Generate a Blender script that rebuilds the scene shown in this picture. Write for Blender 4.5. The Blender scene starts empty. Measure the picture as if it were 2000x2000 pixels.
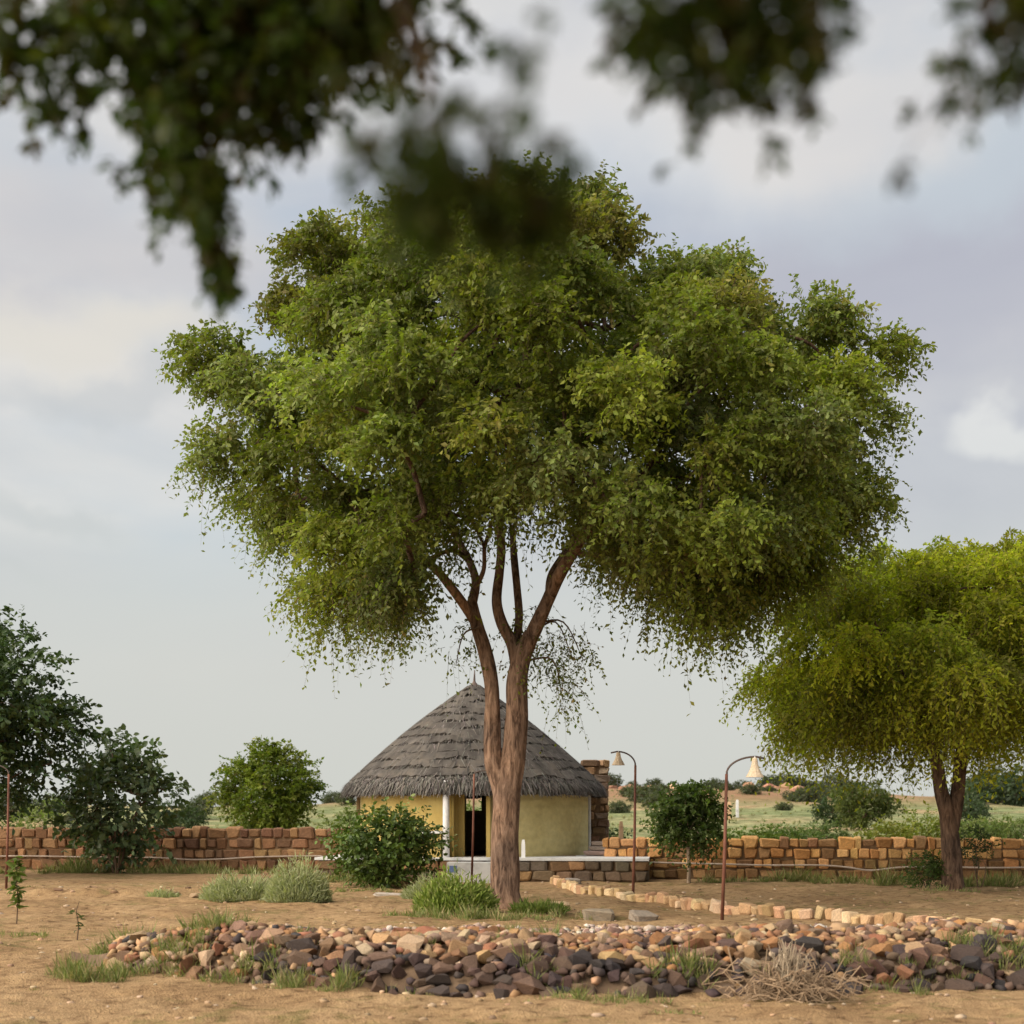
import bpy, bmesh, math, random
import numpy as np
from mathutils import Vector, Matrix

random.seed(7); rng = np.random.default_rng(7)
SC = bpy.context.scene
COL = SC.collection
R = math.radians

# ------------------------------------------------------------------ camera
FPX, HOR, CH = 2800.0, 1590.0, 1.6      # focal length in photo pixels, horizon row, eye height
cam = bpy.data.cameras.new('camera'); cam_o = bpy.data.objects.new('camera', cam); COL.objects.link(cam_o)
cam_o.location = (0, 0, CH); cam_o.rotation_euler = (R(90), 0, 0)
cam.sensor_width = 36; cam.lens = 36 * FPX / 2000; cam.shift_y = (HOR - 1000) / 2000
cam.clip_start = 0.05; cam.clip_end = 9000
cam.dof.use_dof = True; cam.dof.focus_distance = 24.0; cam.dof.aperture_fstop = 1.9
SC.camera = cam_o

# ------------------------------------------------------------------ sky, sun, exposure
SUN_EL, SUN_AZ = R(30), R(64)            # height; degrees to the left of straight behind the camera
to_sun = Vector((-math.sin(SUN_AZ) * math.cos(SUN_EL), -math.cos(SUN_AZ) * math.cos(SUN_EL), math.sin(SUN_EL)))
W = bpy.data.worlds.new('World'); SC.world = W; W.use_nodes = True
nt = W.node_tree; nt.nodes.clear()
def N(nt, t, **k):
    n = nt.nodes.new(t)
    for a, b in k.items():
        if a.startswith('i_'):
            n.inputs[a[2:].replace('_', ' ')].default_value = b
        else: setattr(n, a, b)
    return n
def ramp(nt, stops, fac=None, interp='LINEAR'):
    n = nt.nodes.new('ShaderNodeValToRGB'); n.color_ramp.interpolation = interp
    e = n.color_ramp.elements
    while len(e) < len(stops): e.new(0.5)
    for i, (p, c) in enumerate(stops):
        e[i].position = p; e[i].color = (*c, 1) if len(c) == 3 else c
    if fac is not None: nt.links.new(fac, n.inputs[0])
    return n
def build_world():
    L = nt.links.new
    sky = N(nt, 'ShaderNodeTexSky', sky_type='NISHITA', sun_disc=False)
    sky.sun_elevation = SUN_EL; sky.sun_rotation = math.atan2(to_sun.x, to_sun.y); sky.dust_density = 3
    tc = N(nt, 'ShaderNodeTexCoord')
    sep = N(nt, 'ShaderNodeSeparateXYZ'); L(tc.outputs['Generated'], sep.inputs[0])
    mp = N(nt, 'ShaderNodeMapping'); mp.inputs['Scale'].default_value = (1.9, 1.9, 4.6); mp.inputs['Location'].default_value = (4.35, 1.2, 0.35)
    L(tc.outputs['Generated'], mp.inputs[0])
    n1 = N(nt, 'ShaderNodeTexNoise'); n1.inputs['Scale'].default_value = 1.7; n1.inputs['Detail'].default_value = 6; n1.inputs['Roughness'].default_value = .5; n1.inputs['Distortion'].default_value = .5
    L(mp.outputs[0], n1.inputs['Vector'])
    n2 = N(nt, 'ShaderNodeTexNoise'); n2.inputs['Scale'].default_value = 2.6; n2.inputs['Detail'].default_value = 4; n2.inputs['Roughness'].default_value = .45
    mp2 = N(nt, 'ShaderNodeMapping'); mp2.inputs['Scale'].default_value = (1.3, 1.3, 3.2); mp2.inputs['Location'].default_value = (9.1, 3.3, 2.7)
    L(tc.outputs['Generated'], mp2.inputs[0]); L(mp2.outputs[0], n2.inputs['Vector'])
    K = 5.85
    def c(r, g, b): return (r * K, g * K, b * K)
    # tone of the cloud sheet: lavender grey folds to cream
    tone = ramp(nt, [(.30, c(.46, .475, .54)), (.45, c(.57, .58, .625)), (.56, c(.68, .68, .685)), (.70, c(.82, .795, .765))], n1.outputs['Fac'])
    gap = ramp(nt, [(.50, (0, 0, 0)), (.66, (1, 1, 1))], n2.outputs['Fac'])
    blue = N(nt, 'ShaderNodeMix', data_type='RGBA'); blue.inputs['Factor'].default_value = .55
    L(sky.outputs[0], blue.inputs['A']); blue.inputs['B'].default_value = (*c(.56, .66, .74), 1)
    m1 = N(nt, 'ShaderNodeMix', data_type='RGBA'); L(tone.outputs[0], m1.inputs['A']); L(blue.outputs['Result'], m1.inputs['B'])
    g2 = N(nt, 'ShaderNodeMath', operation='MULTIPLY'); g2.inputs[1].default_value = .75; L(gap.outputs[0], g2.inputs[0]); L(g2.outputs[0], m1.inputs['Factor'])
    # larger banks and openings of the cloud sheet
    wn = N(nt, 'ShaderNodeTexNoise'); wn.inputs['Scale'].default_value = 7; wn.inputs['Detail'].default_value = 5; L(tc.outputs['Generated'], wn.inputs['Vector'])
    ws = N(nt, 'ShaderNodeVectorMath', operation='SUBTRACT'); ws.inputs[1].default_value = (.5, .5, .5); L(wn.outputs['Color'], ws.inputs[0])
    wm = N(nt, 'ShaderNodeVectorMath', operation='SCALE'); wm.inputs['Scale'].default_value = .16; L(ws.outputs[0], wm.inputs[0])
    wd = N(nt, 'ShaderNodeVectorMath', operation='ADD'); L(tc.outputs['Generated'], wd.inputs[0]); L(wm.outputs[0], wd.inputs[1])
    cur = m1.outputs['Result']
    def bank(px, py, rx, rz, col, amt, soft=.15):
        nonlocal cur
        c_ = Vector(((px - 1000) / FPX, 1, (HOR - py) / FPX)).normalized(); sub = N(nt, 'ShaderNodeVectorMath', operation='SUBTRACT'); sub.inputs[1].default_value = c_; L(wd.outputs[0], sub.inputs[0])
        mu = N(nt, 'ShaderNodeVectorMath', operation='MULTIPLY'); mu.inputs[1].default_value = (FPX / rx, FPX / rx, FPX / rz); L(sub.outputs[0], mu.inputs[0])
        ln = N(nt, 'ShaderNodeVectorMath', operation='LENGTH'); L(mu.outputs[0], ln.inputs[0])
        rp = ramp(nt, [(soft, (amt,) * 3), (1, (0, 0, 0))], None, 'EASE'); L(ln.outputs['Value'], rp.inputs[0])
        mx = N(nt, 'ShaderNodeMix', data_type='RGBA'); L(rp.outputs[0], mx.inputs['Factor']); L(cur, mx.inputs['A']); mx.inputs['B'].default_value = (*c(*col), 1); cur = mx.outputs['Result']
    bank(1750, 600, 800, 300, (.47, .485, .56), .85)
    bank(1880, 370, 420, 130, (.56, .64, .70), .6)
    bank(1150, 250, 700, 240, (.72, .74, .76), .7)
    bank(1500, 180, 700, 170, (.76, .72, .69), .6)
    bank(250, 460, 700, 220, (.60, .585, .60), .7)
    bank(120, 690, 480, 110, (.76, .725, .66), .85)
    bank(230, 820, 520, 60, (.545, .565, .585), .6)
    bank(1985, 815, 120, 60, (.80, .80, .79), .9, .3)
    bank(60, 1010, 240, 40, (.52, .55, .565), .6)
    bank(30, 1125, 130, 35, (.50, .53, .55), .6)
    # thin veil near the horizon
    veil = ramp(nt, [(0.0, (1, 1, 1)), (.13, (.9,) * 3), (.22, (.35,) * 3), (.32, (0, 0, 0))], sep.outputs['Z'], 'EASE')
    vcol = ramp(nt, [(.0, c(.62, .63, .585)), (.10, c(.65, .66, .62)), (.22, c(.61, .66, .665)), (.4, c(.6, .64, .67))], sep.outputs['Z'])
    m2 = N(nt, 'ShaderNodeMix', data_type='RGBA'); L(veil.outputs[0], m2.inputs['Factor']); L(cur, m2.inputs['A']); L(vcol.outputs[0], m2.inputs['B'])
    bg = N(nt, 'ShaderNodeBackground'); bg.inputs['Strength'].default_value = .1
    out = N(nt, 'ShaderNodeOutputWorld'); L(m2.outputs['Result'], bg.inputs['Color']); L(bg.outputs[0], out.inputs['Surface'])
build_world()
sl = bpy.data.lights.new('sun', 'SUN'); sl.energy = 5.0; sl.angle = R(95); sl.color = (1, .90, .76)
so = bpy.data.objects.new('sun', sl); COL.objects.link(so); so.rotation_euler = to_sun.to_track_quat('Z', 'Y').to_euler(); so.location = (-20, -10, 20)
vs = SC.view_settings; vs.view_transform = 'Standard'; vs.look = 'None'; vs.gamma = 1; vs.exposure = 0.78; vs.use_curve_mapping = False

# ------------------------------------------------------------------ helpers
def P(px, py, Y): return Vector(((px - 1000) / FPX * Y, Y, CH + (HOR - py) / FPX * Y))
def gy(py, z=0.0): return (CH - z) * FPX / (py - HOR)          # distance of a ground point seen at photo row py
def sm(a, b, x):
    t = np.clip((np.asarray(x, float) - a) / (b - a), 0, 1); return t * t * (3 - 2 * t)
_perm = rng.random((256, 256))
def vnoise(x, y):
    x = np.asarray(x, float); y = np.asarray(y, float)
    xi = np.floor(x).astype(int); yi = np.floor(y).astype(int); fx = x - xi; fy = y - yi
    fx = fx * fx * (3 - 2 * fx); fy = fy * fy * (3 - 2 * fy)
    a = _perm[xi % 256, yi % 256]; b = _perm[(xi + 1) % 256, yi % 256]; c = _perm[xi % 256, (yi + 1) % 256]; d = _perm[(xi + 1) % 256, (yi + 1) % 256]
    return (a * (1 - fx) + b * fx) * (1 - fy) + (c * (1 - fx) + d * fx) * fy
def fbm(x, y, o=4):
    s = 0; a = .5
    for i in range(o): s = s + a * vnoise(x * 2**i + 17 * i, y * 2**i + 31 * i); a *= .5
    return s
def H(x, y):
    """height of the ground"""
    x = np.asarray(x, float); y = np.asarray(y, float)
    near = 1 - sm(44, 60, y)
    z = (fbm(x * .7, y * .7) - .47) * .10 * near + (fbm(x * 2.1 + 9, y * 2.1, 4) - .45) * .15 * near * (1 - sm(26, 40, y))
    z = z * sm(8, 10.5, y) + 0
    z = z + .13 * np.exp(-((y - 27.9 - .25 * np.sin(x * .9)) / .35) ** 2) * (1 - sm(-4.6, -3.4, x)) * (.4 + 1.2 * fbm(x * 2, y * 0 + 3))
    z = z + sm(42, 85, y) * .75 + (fbm(x * .09, y * .09) - .45) * 1.1 * sm(50, 90, y) * (1 - sm(300, 500, y))
    hx = sm(-32, 2, x) * (1 - sm(46, 66, x)); ridge = .82 + .40 * (fbm(x * .11 + 5, y * .05) - .45)
    z = z + 5.0 * hx * ridge * sm(95, 205, y) * (1 - sm(250, 420, y))
    hl = (1 - sm(-30, 0, x)) * sm(-150, -70, x)
    z = z + 2.3 * hl * (.8 + .6 * (fbm(x * .06, y * .05 + 8) - .45)) * sm(90, 210, y) * (1 - sm(260, 430, y))
    return z
def Hf(x, y): return float(H(x, y))

def mesh_obj(name, V, F, mat=None, parent=None, col=None, smooth=False):
    """V (n,3); F (m,k) array or list of tuples; one mesh object"""
    me = bpy.data.meshes.new(name)
    if isinstance(F, np.ndarray):
        V = np.asarray(V, np.float32); m, k = F.shape
        me.vertices.add(len(V)); me.vertices.foreach_set('co', V.ravel())
        me.loops.add(m * k); me.loops.foreach_set('vertex_index', F.astype(np.int32).ravel())
        me.polygons.add(m); me.polygons.foreach_set('loop_start', np.arange(0, m * k, k, dtype=np.int32))
        me.update(calc_edges=True)
    else:
        me.from_pydata([tuple(v) for v in V], [], F); me.update()
    if smooth: me.polygons.foreach_set('use_smooth', np.ones(len(me.polygons), bool))
    if col is not None:
        a = me.color_attributes.new('Col', 'FLOAT_COLOR', 'POINT')
        c = np.ones((len(me.vertices), 4), np.float32); c[:, :3] = col; a.data.foreach_set('color', c.ravel())
    if mat: me.materials.append(mat)
    o = bpy.data.objects.new(name, me); COL.objects.link(o)
    if parent: o.parent = parent
    return o
def link_mesh(name, me, parent=None):
    o = bpy.data.objects.new(name, me); COL.objects.link(o)
    if parent: o.parent = parent
    return o
def tag(o, label=None, cat=None, group=None, kind=None):
    if label: o['label'] = label
    if cat: o['category'] = cat
    if group: o['group'] = group
    if kind: o['kind'] = kind
    return o
def thing(name, loc, label, cat, group=None, rz=0):
    o = bpy.data.objects.new(name, None); COL.objects.link(o); o.location = loc; o.rotation_euler = (0, 0, rz); o.empty_display_size = .2
    return tag(o, label, cat, group)

class Buf:                                   # collects quads/tris of one part
    def __init__(s): s.v = []; s.f = []; s.c = []
    def add(s, v, f, c=None):
        n = len(s.v); s.v += [tuple(p) for p in v]; s.f += [tuple(i + n for i in q) for q in f]
        if c is not None: s.c += [tuple(c)] * len(v)
    def box(s, x0, x1, y0, y1, z0, z1):
        s.add([(x0, y0, z0), (x1, y0, z0), (x1, y1, z0), (x0, y1, z0), (x0, y0, z1), (x1, y0, z1), (x1, y1, z1), (x0, y1, z1)],
              [(0, 3, 2, 1), (4, 5, 6, 7), (0, 1, 5, 4), (1, 2, 6, 5), (2, 3, 7, 6), (3, 0, 4, 7)])
    def tube(s, pts, rad, seg=8, cap=True, rough=0, c=None):
        pts = [Vector(p) for p in pts]; n = len(pts); V = []; F = []
        up = Vector((.13, .97, .2)).normalized()
        for i, p in enumerate(pts):
            t = (pts[min(i + 1, n - 1)] - pts[max(i - 1, 0)]).normalized()
            u = t.cross(up)
            if u.length < .05: u = t.cross(Vector((1, 0, 0)))
            u.normalize(); w = t.cross(u)
            for k in range(seg):
                a = 2 * math.pi * k / seg; r = rad[i]
                if rough: r *= 1 + rough * (vnoise(k * 1.7 + 3 * p.x, p.z * 1.6 + k) - .5) * 2
                V.append(p + u * (math.cos(a) * r) + w * (math.sin(a) * r))
        for i in range(n - 1):
            for k in range(seg):
                a = i * seg + k; b = i * seg + (k + 1) % seg; F.append((a, b, b + seg, a + seg))
        if cap: F.append(tuple(range(seg))[::-1]); F.append(tuple((n - 1) * seg + k for k in range(seg)))
        s.add(V, F, c)
    def build(s, name, mat, parent=None, smooth=False):
        return mesh_obj(name, s.v, s.f, mat, parent, np.array(s.c) if s.c else None, smooth)
def spline(pts, rad, n=6):
    """Catmull-Rom through pts"""
    pts = [np.array(p, float) for p in pts]; P0 = [2 * pts[0] - pts[1]] + pts + [2 * pts[-1] - pts[-2]]; o = []; r = []
    for i in range(1, len(P0) - 2):
        a, b, c, d = P0[i - 1:i + 3]
        for k in range(n):
            t = k / n
            o.append(.5 * (2 * b + (c - a) * t + (2 * a - 5 * b + 4 * c - d) * t * t + (3 * b - a - 3 * c + d) * t**3)); r.append(rad[i - 1] * (1 - t) + rad[i] * t)
    o.append(pts[-1]); r.append(rad[-1]); return o, r

def nrm(a): return a / np.maximum(np.linalg.norm(a, axis=-1, keepdims=True), 1e-9)
class Leaves:                                # leaf faces of one crown
    def __init__(s): s.p = []; s.d = []; s.n = []; s.l = []; s.w = []; s.c = []
    def add(s, p, d, n, l, w, c):
        s.p.append(p); s.d.append(d); s.n.append(n); s.l.append(l); s.w.append(w); s.c.append(c)
    def build(s, name, mat, parent, broad=False):
        p = np.concatenate(s.p); d = nrm(np.concatenate(s.d)); n = np.concatenate(s.n); l = np.concatenate(s.l)[:, None]; w = np.concatenate(s.w)[:, None]; c = np.concatenate(s.c)
        side = nrm(np.cross(d, n)); up = np.cross(side, d)
        m = len(p)
        if parent is not None: p = p - np.array(parent.location)
        if broad:
            vs_ = [p, p + d * l * .35 + side * w * .5 + up * w * .12, p + d * l * .75 + side * w * .38 + up * w * .08, p + d * l - up * l * .1, p + d * l * .75 - side * w * .38 + up * w * .08, p + d * l * .35 - side * w * .5 + up * w * .12]
            V = np.stack(vs_, 1).reshape(-1, 3); b = np.arange(m)[:, None] * 6
            F = np.concatenate([b + np.array([[0, 1, 2, 3]]), b + np.array([[0, 3, 4, 5]])]); k = 6
        else:
            V = np.stack([p, p + d * l * .5 + side * w * .5 + up * w * .15, p + d * l - up * l * .06, p + d * l * .5 - side * w * .5 + up * w * .15], 1).reshape(-1, 3); b = np.arange(m)[:, None] * 4
            F = np.concatenate([b + np.array([[0, 1, 2]]), b + np.array([[0, 2, 3]])]); k = 4
        o = mesh_obj(name, V, F, mat, parent, np.repeat(c, k, 0)); o['kind'] = 'stuff'
        return o
def sphere_dirs(n): return nrm(rng.normal(size=(n, 3)))
def sprays(LV, tw, start, dirs, length, droop, nleaf, lsize, lw, colors, jit=.25, out_droop=None, twr=.004, upn=.7):
    """leafy twigs: start (S,3), dirs (S,3), colours (S,3)"""
    S = len(start); t = (np.linspace(.12, 1, nleaf)[None, :] + rng.uniform(-.04, .04, (S, nleaf)))[:, :, None]
    Lg = length[:, None, None]; g = np.array([0, 0, -1.0])
    p = start[:, None, :] + dirs[:, None, :] * Lg * t + g * (droop[:, None, None] * Lg * t**2)
    tan = nrm(dirs[:, None, :] + g * 2 * droop[:, None, None] * t)
    sd = nrm(np.cross(tan, rng.normal(size=(S, 1, 3)) * .6 + np.array([0, 0, 1.0])))
    sg = np.where(np.arange(nleaf) % 2 == 0, 1, -1)[None, :, None]
    d = tan * .6 + sd * sg * .9 + rng.normal(size=(S, nleaf, 3)) * .45 + g * .25
    nn = np.array([0, 0, upn]) + rng.normal(size=(S, nleaf, 3)) * .55
    sz = lsize * rng.uniform(.55, 1.3, (S, nleaf))
    c = colors[:, None, :] * rng.uniform(1 - jit, 1 + jit, (S, nleaf, 1)) * rng.uniform(.92, 1.08, (S, nleaf, 3))
    LV.add(p.reshape(-1, 3), d.reshape(-1, 3), nn.reshape(-1, 3), sz.ravel(), (sz * lw).ravel(), c.reshape(-1, 3))
    if tw is not None: tw.append((start, dirs, length, droop, twr))
def twig_mesh(tw, name, mat, parent):
    VV = []; FF = []; off = 0; g = np.array([0, 0, -1.0]); pl = np.array(parent.location)
    for start, dirs, length, droop, r in tw:
        S = len(start); ts = np.array([0, .35, .7, 1.0])
        p = start[:, None, :] + dirs[:, None, :] * length[:, None, None] * ts[None, :, None] + g * (droop * length)[:, None, None] * (ts**2)[None, :, None]
        a = nrm(np.cross(dirs, np.array([.3, .5, .81]))); b = nrm(np.cross(dirs, a)); ring = []
        for k in range(3):
            an = 2 * math.pi * k / 3; ring.append(a * math.cos(an) + b * math.sin(an))
        ring = np.stack(ring, 1)
        rr = r * (1 - .75 * ts)
        V = p[:, :, None, :] + ring[:, None, :, :] * rr[None, :, None, None]
        base = (np.arange(S) * 12)[:, None]; q = []
        for i in range(3):
            for k in range(3): q.append([i * 3 + k, i * 3 + (k + 1) % 3, (i + 1) * 3 + (k + 1) % 3, (i + 1) * 3 + k])
        F = (base[:, :, None] + np.array(q)[None]).reshape(-1, 4) + off
        VV.append(V.reshape(-1, 3)); FF.append(F); off += S * 12
    o = mesh_obj(name, np.concatenate(VV) - pl, np.concatenate(FF), mat, parent); o['kind'] = 'stuff'; return o

# ------------------------------------------------------------------ materials
def new_mat(name, rough=.85, spec=.2):
    m = bpy.data.materials.new(name); m.use_nodes = True; t = m.node_tree; t.nodes.clear()
    o = t.nodes.new('ShaderNodeOutputMaterial'); b = t.nodes.new('ShaderNodeBsdfPrincipled'); t.links.new(b.outputs[0], o.inputs[0])
    b.inputs['Roughness'].default_value = rough; b.inputs['Specular IOR Level'].default_value = spec
    return m, t, b, o
def noise(t, scale, detail=4, rough=.55, vec=None, dist=0):
    n = t.nodes.new('ShaderNodeTexNoise'); n.inputs['Scale'].default_value = scale; n.inputs['Detail'].default_value = detail; n.inputs['Roughness'].default_value = rough; n.inputs['Distortion'].default_value = dist
    if vec is not None: t.links.new(vec, n.inputs['Vector'])
    return n
def coords(t, scale=(1, 1, 1), kind='Object'):
    c = t.nodes.new('ShaderNodeTexCoord'); m = t.nodes.new('ShaderNodeMapping'); m.inputs['Scale'].default_value = scale; t.links.new(c.outputs[kind], m.inputs[0]); return m.outputs[0]
def bump(t, b, h, strength=.5, dist=.02, prev=None):
    n = t.nodes.new('ShaderNodeBump'); n.inputs['Strength'].default_value = strength; n.inputs['Distance'].default_value = dist
    t.links.new(h, n.inputs['Height']); t.links.new(n.outputs[0], b.inputs['Normal'])
    if prev: t.links.new(prev.outputs[0], n.inputs['Normal'])
    return n
def mixc(t, f, a, b, mode='MIX'):
    m = t.nodes.new('ShaderNodeMix'); m.data_type = 'RGBA'; m.blend_type = mode
    for k, v in (('Factor', f), ('A', a), ('B', b)):
        if isinstance(v, (int, float)): m.inputs[k].default_value = v
        elif isinstance(v, tuple): m.inputs[k].default_value = (*v, 1)
        else: t.links.new(v, m.inputs[k])
    return m.outputs['Result']
def simple(name, stops, scale=4, rough=.85, vscale=(1, 1, 1), bstr=.4, bdist=.01, detail=5, bscale=None, kind='Object', spec=.2):
    m, t, b, o = new_mat(name, rough, spec); v = coords(t, vscale, kind); n = noise(t, scale, detail, .6, v)
    r = ramp(t, stops, n.outputs['Fac']); t.links.new(r.outputs[0], b.inputs['Base Color'])
    n2 = noise(t, bscale or scale * 3, 4, .6, v); bump(t, b, n2.outputs['Fac'], bstr, bdist)
    return m
def leaf_mat(name, trans=.45, gloss=.5, rough=.5):
    m = bpy.data.materials.new(name); m.use_nodes = True; t = m.node_tree; t.nodes.clear(); L = t.links.new
    o = t.nodes.new('ShaderNodeOutputMaterial'); a = t.nodes.new('ShaderNodeAttribute'); a.attribute_name = 'Col'
    b = t.nodes.new('ShaderNodeBsdfPrincipled'); b.inputs['Roughness'].default_value = rough; b.inputs['Specular IOR Level'].default_value = gloss * .4
    L(a.outputs['Color'], b.inputs['Base Color'])
    tr = t.nodes.new('ShaderNodeBsdfTranslucent'); tc = mixc(t, 1.0, a.outputs['Color'], (.95, 1.12, .38), 'MULTIPLY'); L(tc, tr.inputs['Color'])
    mx = t.nodes.new('ShaderNodeMixShader'); mx.inputs[0].default_value = trans; L(b.outputs[0], mx.inputs[1]); L(tr.outputs[0], mx.inputs[2]); L(mx.outputs[0], o.inputs[0])
    return m
def bark_mat(name, c0, c1, c2):
    m, t, b, o = new_mat(name, .9, .15); v = coords(t, (8, 8, 1.9)); n = noise(t, 1.6, 7, .65, v, .6)
    r = ramp(t, [(.36, c0), (.49, c1), (.63, c2)], n.outputs['Fac']); v2 = coords(t, (1, 1, 1)); n2 = noise(t, 1.4, 3, .5, v2)
    L = t.links.new; k = ramp(t, [(.35, (.75, .75, .78)), (.65, (1.2, 1.12, 1.05))], n2.outputs['Fac'])
    L(mixc(t, 1.0, r.outputs[0], k.outputs[0], 'MULTIPLY'), b.inputs['Base Color']); bump(t, b, n.outputs['Fac'], 1.0, .13); return m
def objcol_mat(name, rough=.9, scale=9, contrast=.35, bstr=.6, bdist=.02):
    """colour of each stone from its object colour, mottled"""
    m, t, b, o = new_mat(name, rough, .15); oi = t.nodes.new('ShaderNodeObjectInfo'); v = coords(t); n = noise(t, scale, 6, .6, v)
    k = ramp(t, [(.25, (1 - contrast,) * 3), (.75, (1 + contrast, 1 + contrast * .9, 1 + contrast * .75))], n.outputs['Fac'])
    t.links.new(mixc(t, 1.0, oi.outputs['Color'], k.outputs[0], 'MULTIPLY'), b.inputs['Base Color']); n2 = noise(t, scale * 2.5, 4, .6, v); bump(t, b, n2.outputs['Fac'], bstr, bdist); return m
def vcol_mat(name, rough=.9, scale=9, contrast=.3):
    m, t, b, o = new_mat(name, rough, .15); a = t.nodes.new('ShaderNodeAttribute'); a.attribute_name = 'Col'; v = coords(t); n = noise(t, scale, 5, .6, v)
    k = ramp(t, [(.25, (1 - contrast,) * 3), (.75, (1 + contrast,) * 3)], n.outputs['Fac'])
    t.links.new(mixc(t, 1.0, a.outputs['Color'], k.outputs[0], 'MULTIPLY'), b.inputs['Base Color']); bump(t, b, n.outputs['Fac'], .5, .02); return m

def ground_mat():
    m, t, b, o = new_mat('ground_sand', .95, .08); L = t.links.new
    g = t.nodes.new('ShaderNodeNewGeometry'); v = g.outputs['Position']
    n1 = noise(t, .55, 6, .6, v, .3); n2 = noise(t, 6, 6, .65, v); n3 = noise(t, 45, 3, .6, v)
    sand = ramp(t, [(.28, (.275, .172, .090)), (.45, (.385, .252, .135)), (.62, (.465, .315, .175)), (.8, (.40, .27, .145))], n1.outputs['Fac'])
    cl = ramp(t, [(.33, (.38, .33, .29)), (.43, (.82, .79, .76)), (.56, (1.05, 1.04, 1.0)), (.75, (1.22, 1.18, 1.08))], n2.outputs['Fac'])
    c = mixc(t, 1.0, sand.outputs[0], cl.outputs[0], 'MULTIPLY')
    gr = ramp(t, [(.36, (.75, .72, .68)), (.55, (1.05, 1.05, 1.05))], n3.outputs['Fac']); c = mixc(t, .7, c, mixc(t, 1.0, c, gr.outputs[0], 'MULTIPLY'))
    # thin green growth in patches of the yard
    n4 = noise(t, .35, 5, .6, v); n5 = noise(t, 3.2, 5, .7, v); ad = t.nodes.new('ShaderNodeMath'); ad.operation = 'MULTIPLY'; L(n4.outputs['Fac'], ad.inputs[0]); L(n5.outputs['Fac'], ad.inputs[1])
    gm = ramp(t, [(.27, (0, 0, 0)), (.36, (.55,) * 3)], ad.outputs[0]); c = mixc(t, gm.outputs[0], c, (.15, .15, .045))
    # the field beyond the wall: pale scrub grass over sand, redder earth high on the hill
    sp = t.nodes.new('ShaderNodeSeparateXYZ'); L(v, sp.inputs[0])
    f = t.nodes.new('ShaderNodeMapRange'); f.inputs['From Min'].default_value = 41; f.inputs['From Max'].default_value = 46; L(sp.outputs['Y'], f.inputs['Value'])
    n6 = noise(t, .09, 6, .65, v); n7 = noise(t, .8, 5, .7, v)
    fld = ramp(t, [(.36, (.40, .30, .18)), (.45, (.28, .275, .15)), (.54, (.22, .25, .125)), (.66, (.17, .21, .095))], n6.outputs['Fac'])
    fm = ramp(t, [(.38, (.55, .57, .5)), (.62, (1.3, 1.25, 1.2))], n7.outputs['Fac']); fc = mixc(t, 1.0, fld.outputs[0], fm.outputs[0], 'MULTIPLY')
    hz = t.nodes.new('ShaderNodeMapRange'); hz.inputs['From Min'].default_value = 2.0; hz.inputs['From Max'].default_value = 3.7; L(sp.outputs['Z'], hz.inputs['Value'])
    mm = t.nodes.new('ShaderNodeMath'); mm.operation = 'MULTIPLY'; L(hz.outputs[0], mm.inputs[0]); k = ramp(t, [(.3, (.45,) * 3), (.6, (1, 1, 1))], n7.outputs['Fac']); L(k.outputs[0], mm.inputs[1])
    fc = mixc(t, mm.outputs[0], fc, (.30, .165, .10))
    c = mixc(t, f.outputs[0], c, fc); L(c, b.inputs['Base Color'])
    h = t.nodes.new('ShaderNodeMath'); h.operation = 'ADD'; L(n2.outputs['Fac'], h.inputs[0]); L(n3.outputs['Fac'], h.inputs[1]); bump(t, b, h.outputs[0], 1.0, .06)
    return m
M = {}
M['ground'] = ground_mat()
M['leaf'] = leaf_mat('leaf'); M['leaf_waxy'] = leaf_mat('leaf_waxy', .22, .7, .42)
M['leaf_thin'] = leaf_mat('leaf_thin', .62); M['grass'] = leaf_mat('grass_blade', .3, .3, .6)
M['bark'] = bark_mat('bark', (.085, .052, .036), (.245, .158, .108), (.37, .25, .175))
M['bark_dark'] = bark_mat('bark_dark', (.05, .032, .022), (.12, .075, .05), (.19, .125, .085))
M['twig'] = simple('twig', [(.3, (.07, .045, .03)), (.7, (.15, .10, .065))], 6)
M['pale_bark'] = bark_mat('pale_bark', (.22, .16, .11), (.36, .28, .20), (.46, .37, .28)); M['stone'] = objcol_mat('loose_stone'); M['block'] = objcol_mat('cut_block', .92, 7, .32, .7, .03)
M['stone_v'] = vcol_mat('loose_stone_small'); M['straw_v'] = vcol_mat('straw', .9, 5, .2)
M['mortar'] = simple('mud_mortar', [(.3, (.10, .062, .035)), (.7, (.20, .125, .07))], 6)
M['yellow'] = simple('yellow_limewash', [(.25, (.33, .225, .075)), (.5, (.44, .32, .105)), (.75, (.50, .39, .15))], 1.6, .9, (1, 1, 1), .35, .015, 6, 9)
M['frame_brown'] = simple('brown_frame', [(.3, (.10, .065, .03)), (.7, (.2, .13, .06))], 5)
M['white'] = simple('white_paint', [(.25, (.50, .48, .46)), (.45, (.74, .73, .72)), (.8, (.82, .81, .80))], 3, .7)
M['cement'] = simple('pale_cement', [(.3, (.36, .36, .36)), (.5, (.55, .55, .54)), (.8, (.66, .65, .63))], 2.2, .85)
M['blue'] = simple('blue_paint', [(.3, (.07, .12, .28)), (.7, (.16, .22, .40))], 5, .7)
M['rust'] = simple('rusty_pole', [(.3, (.085, .035, .022)), (.55, (.17, .07, .045)), (.8, (.24, .115, .075))], 7, .7, (1, 1, .5))
M['dark_metal'] = simple('dark_metal', [(.3, (.06, .045, .04)), (.7, (.13, .095, .08))], 8, .6)
M['basket'] = simple('woven_cane', [(.3, (.46, .34, .22)), (.55, (.60, .48, .34)), (.8, (.72, .62, .48))], 26, .75, (1, 1, 3), .6, .01)
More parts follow.
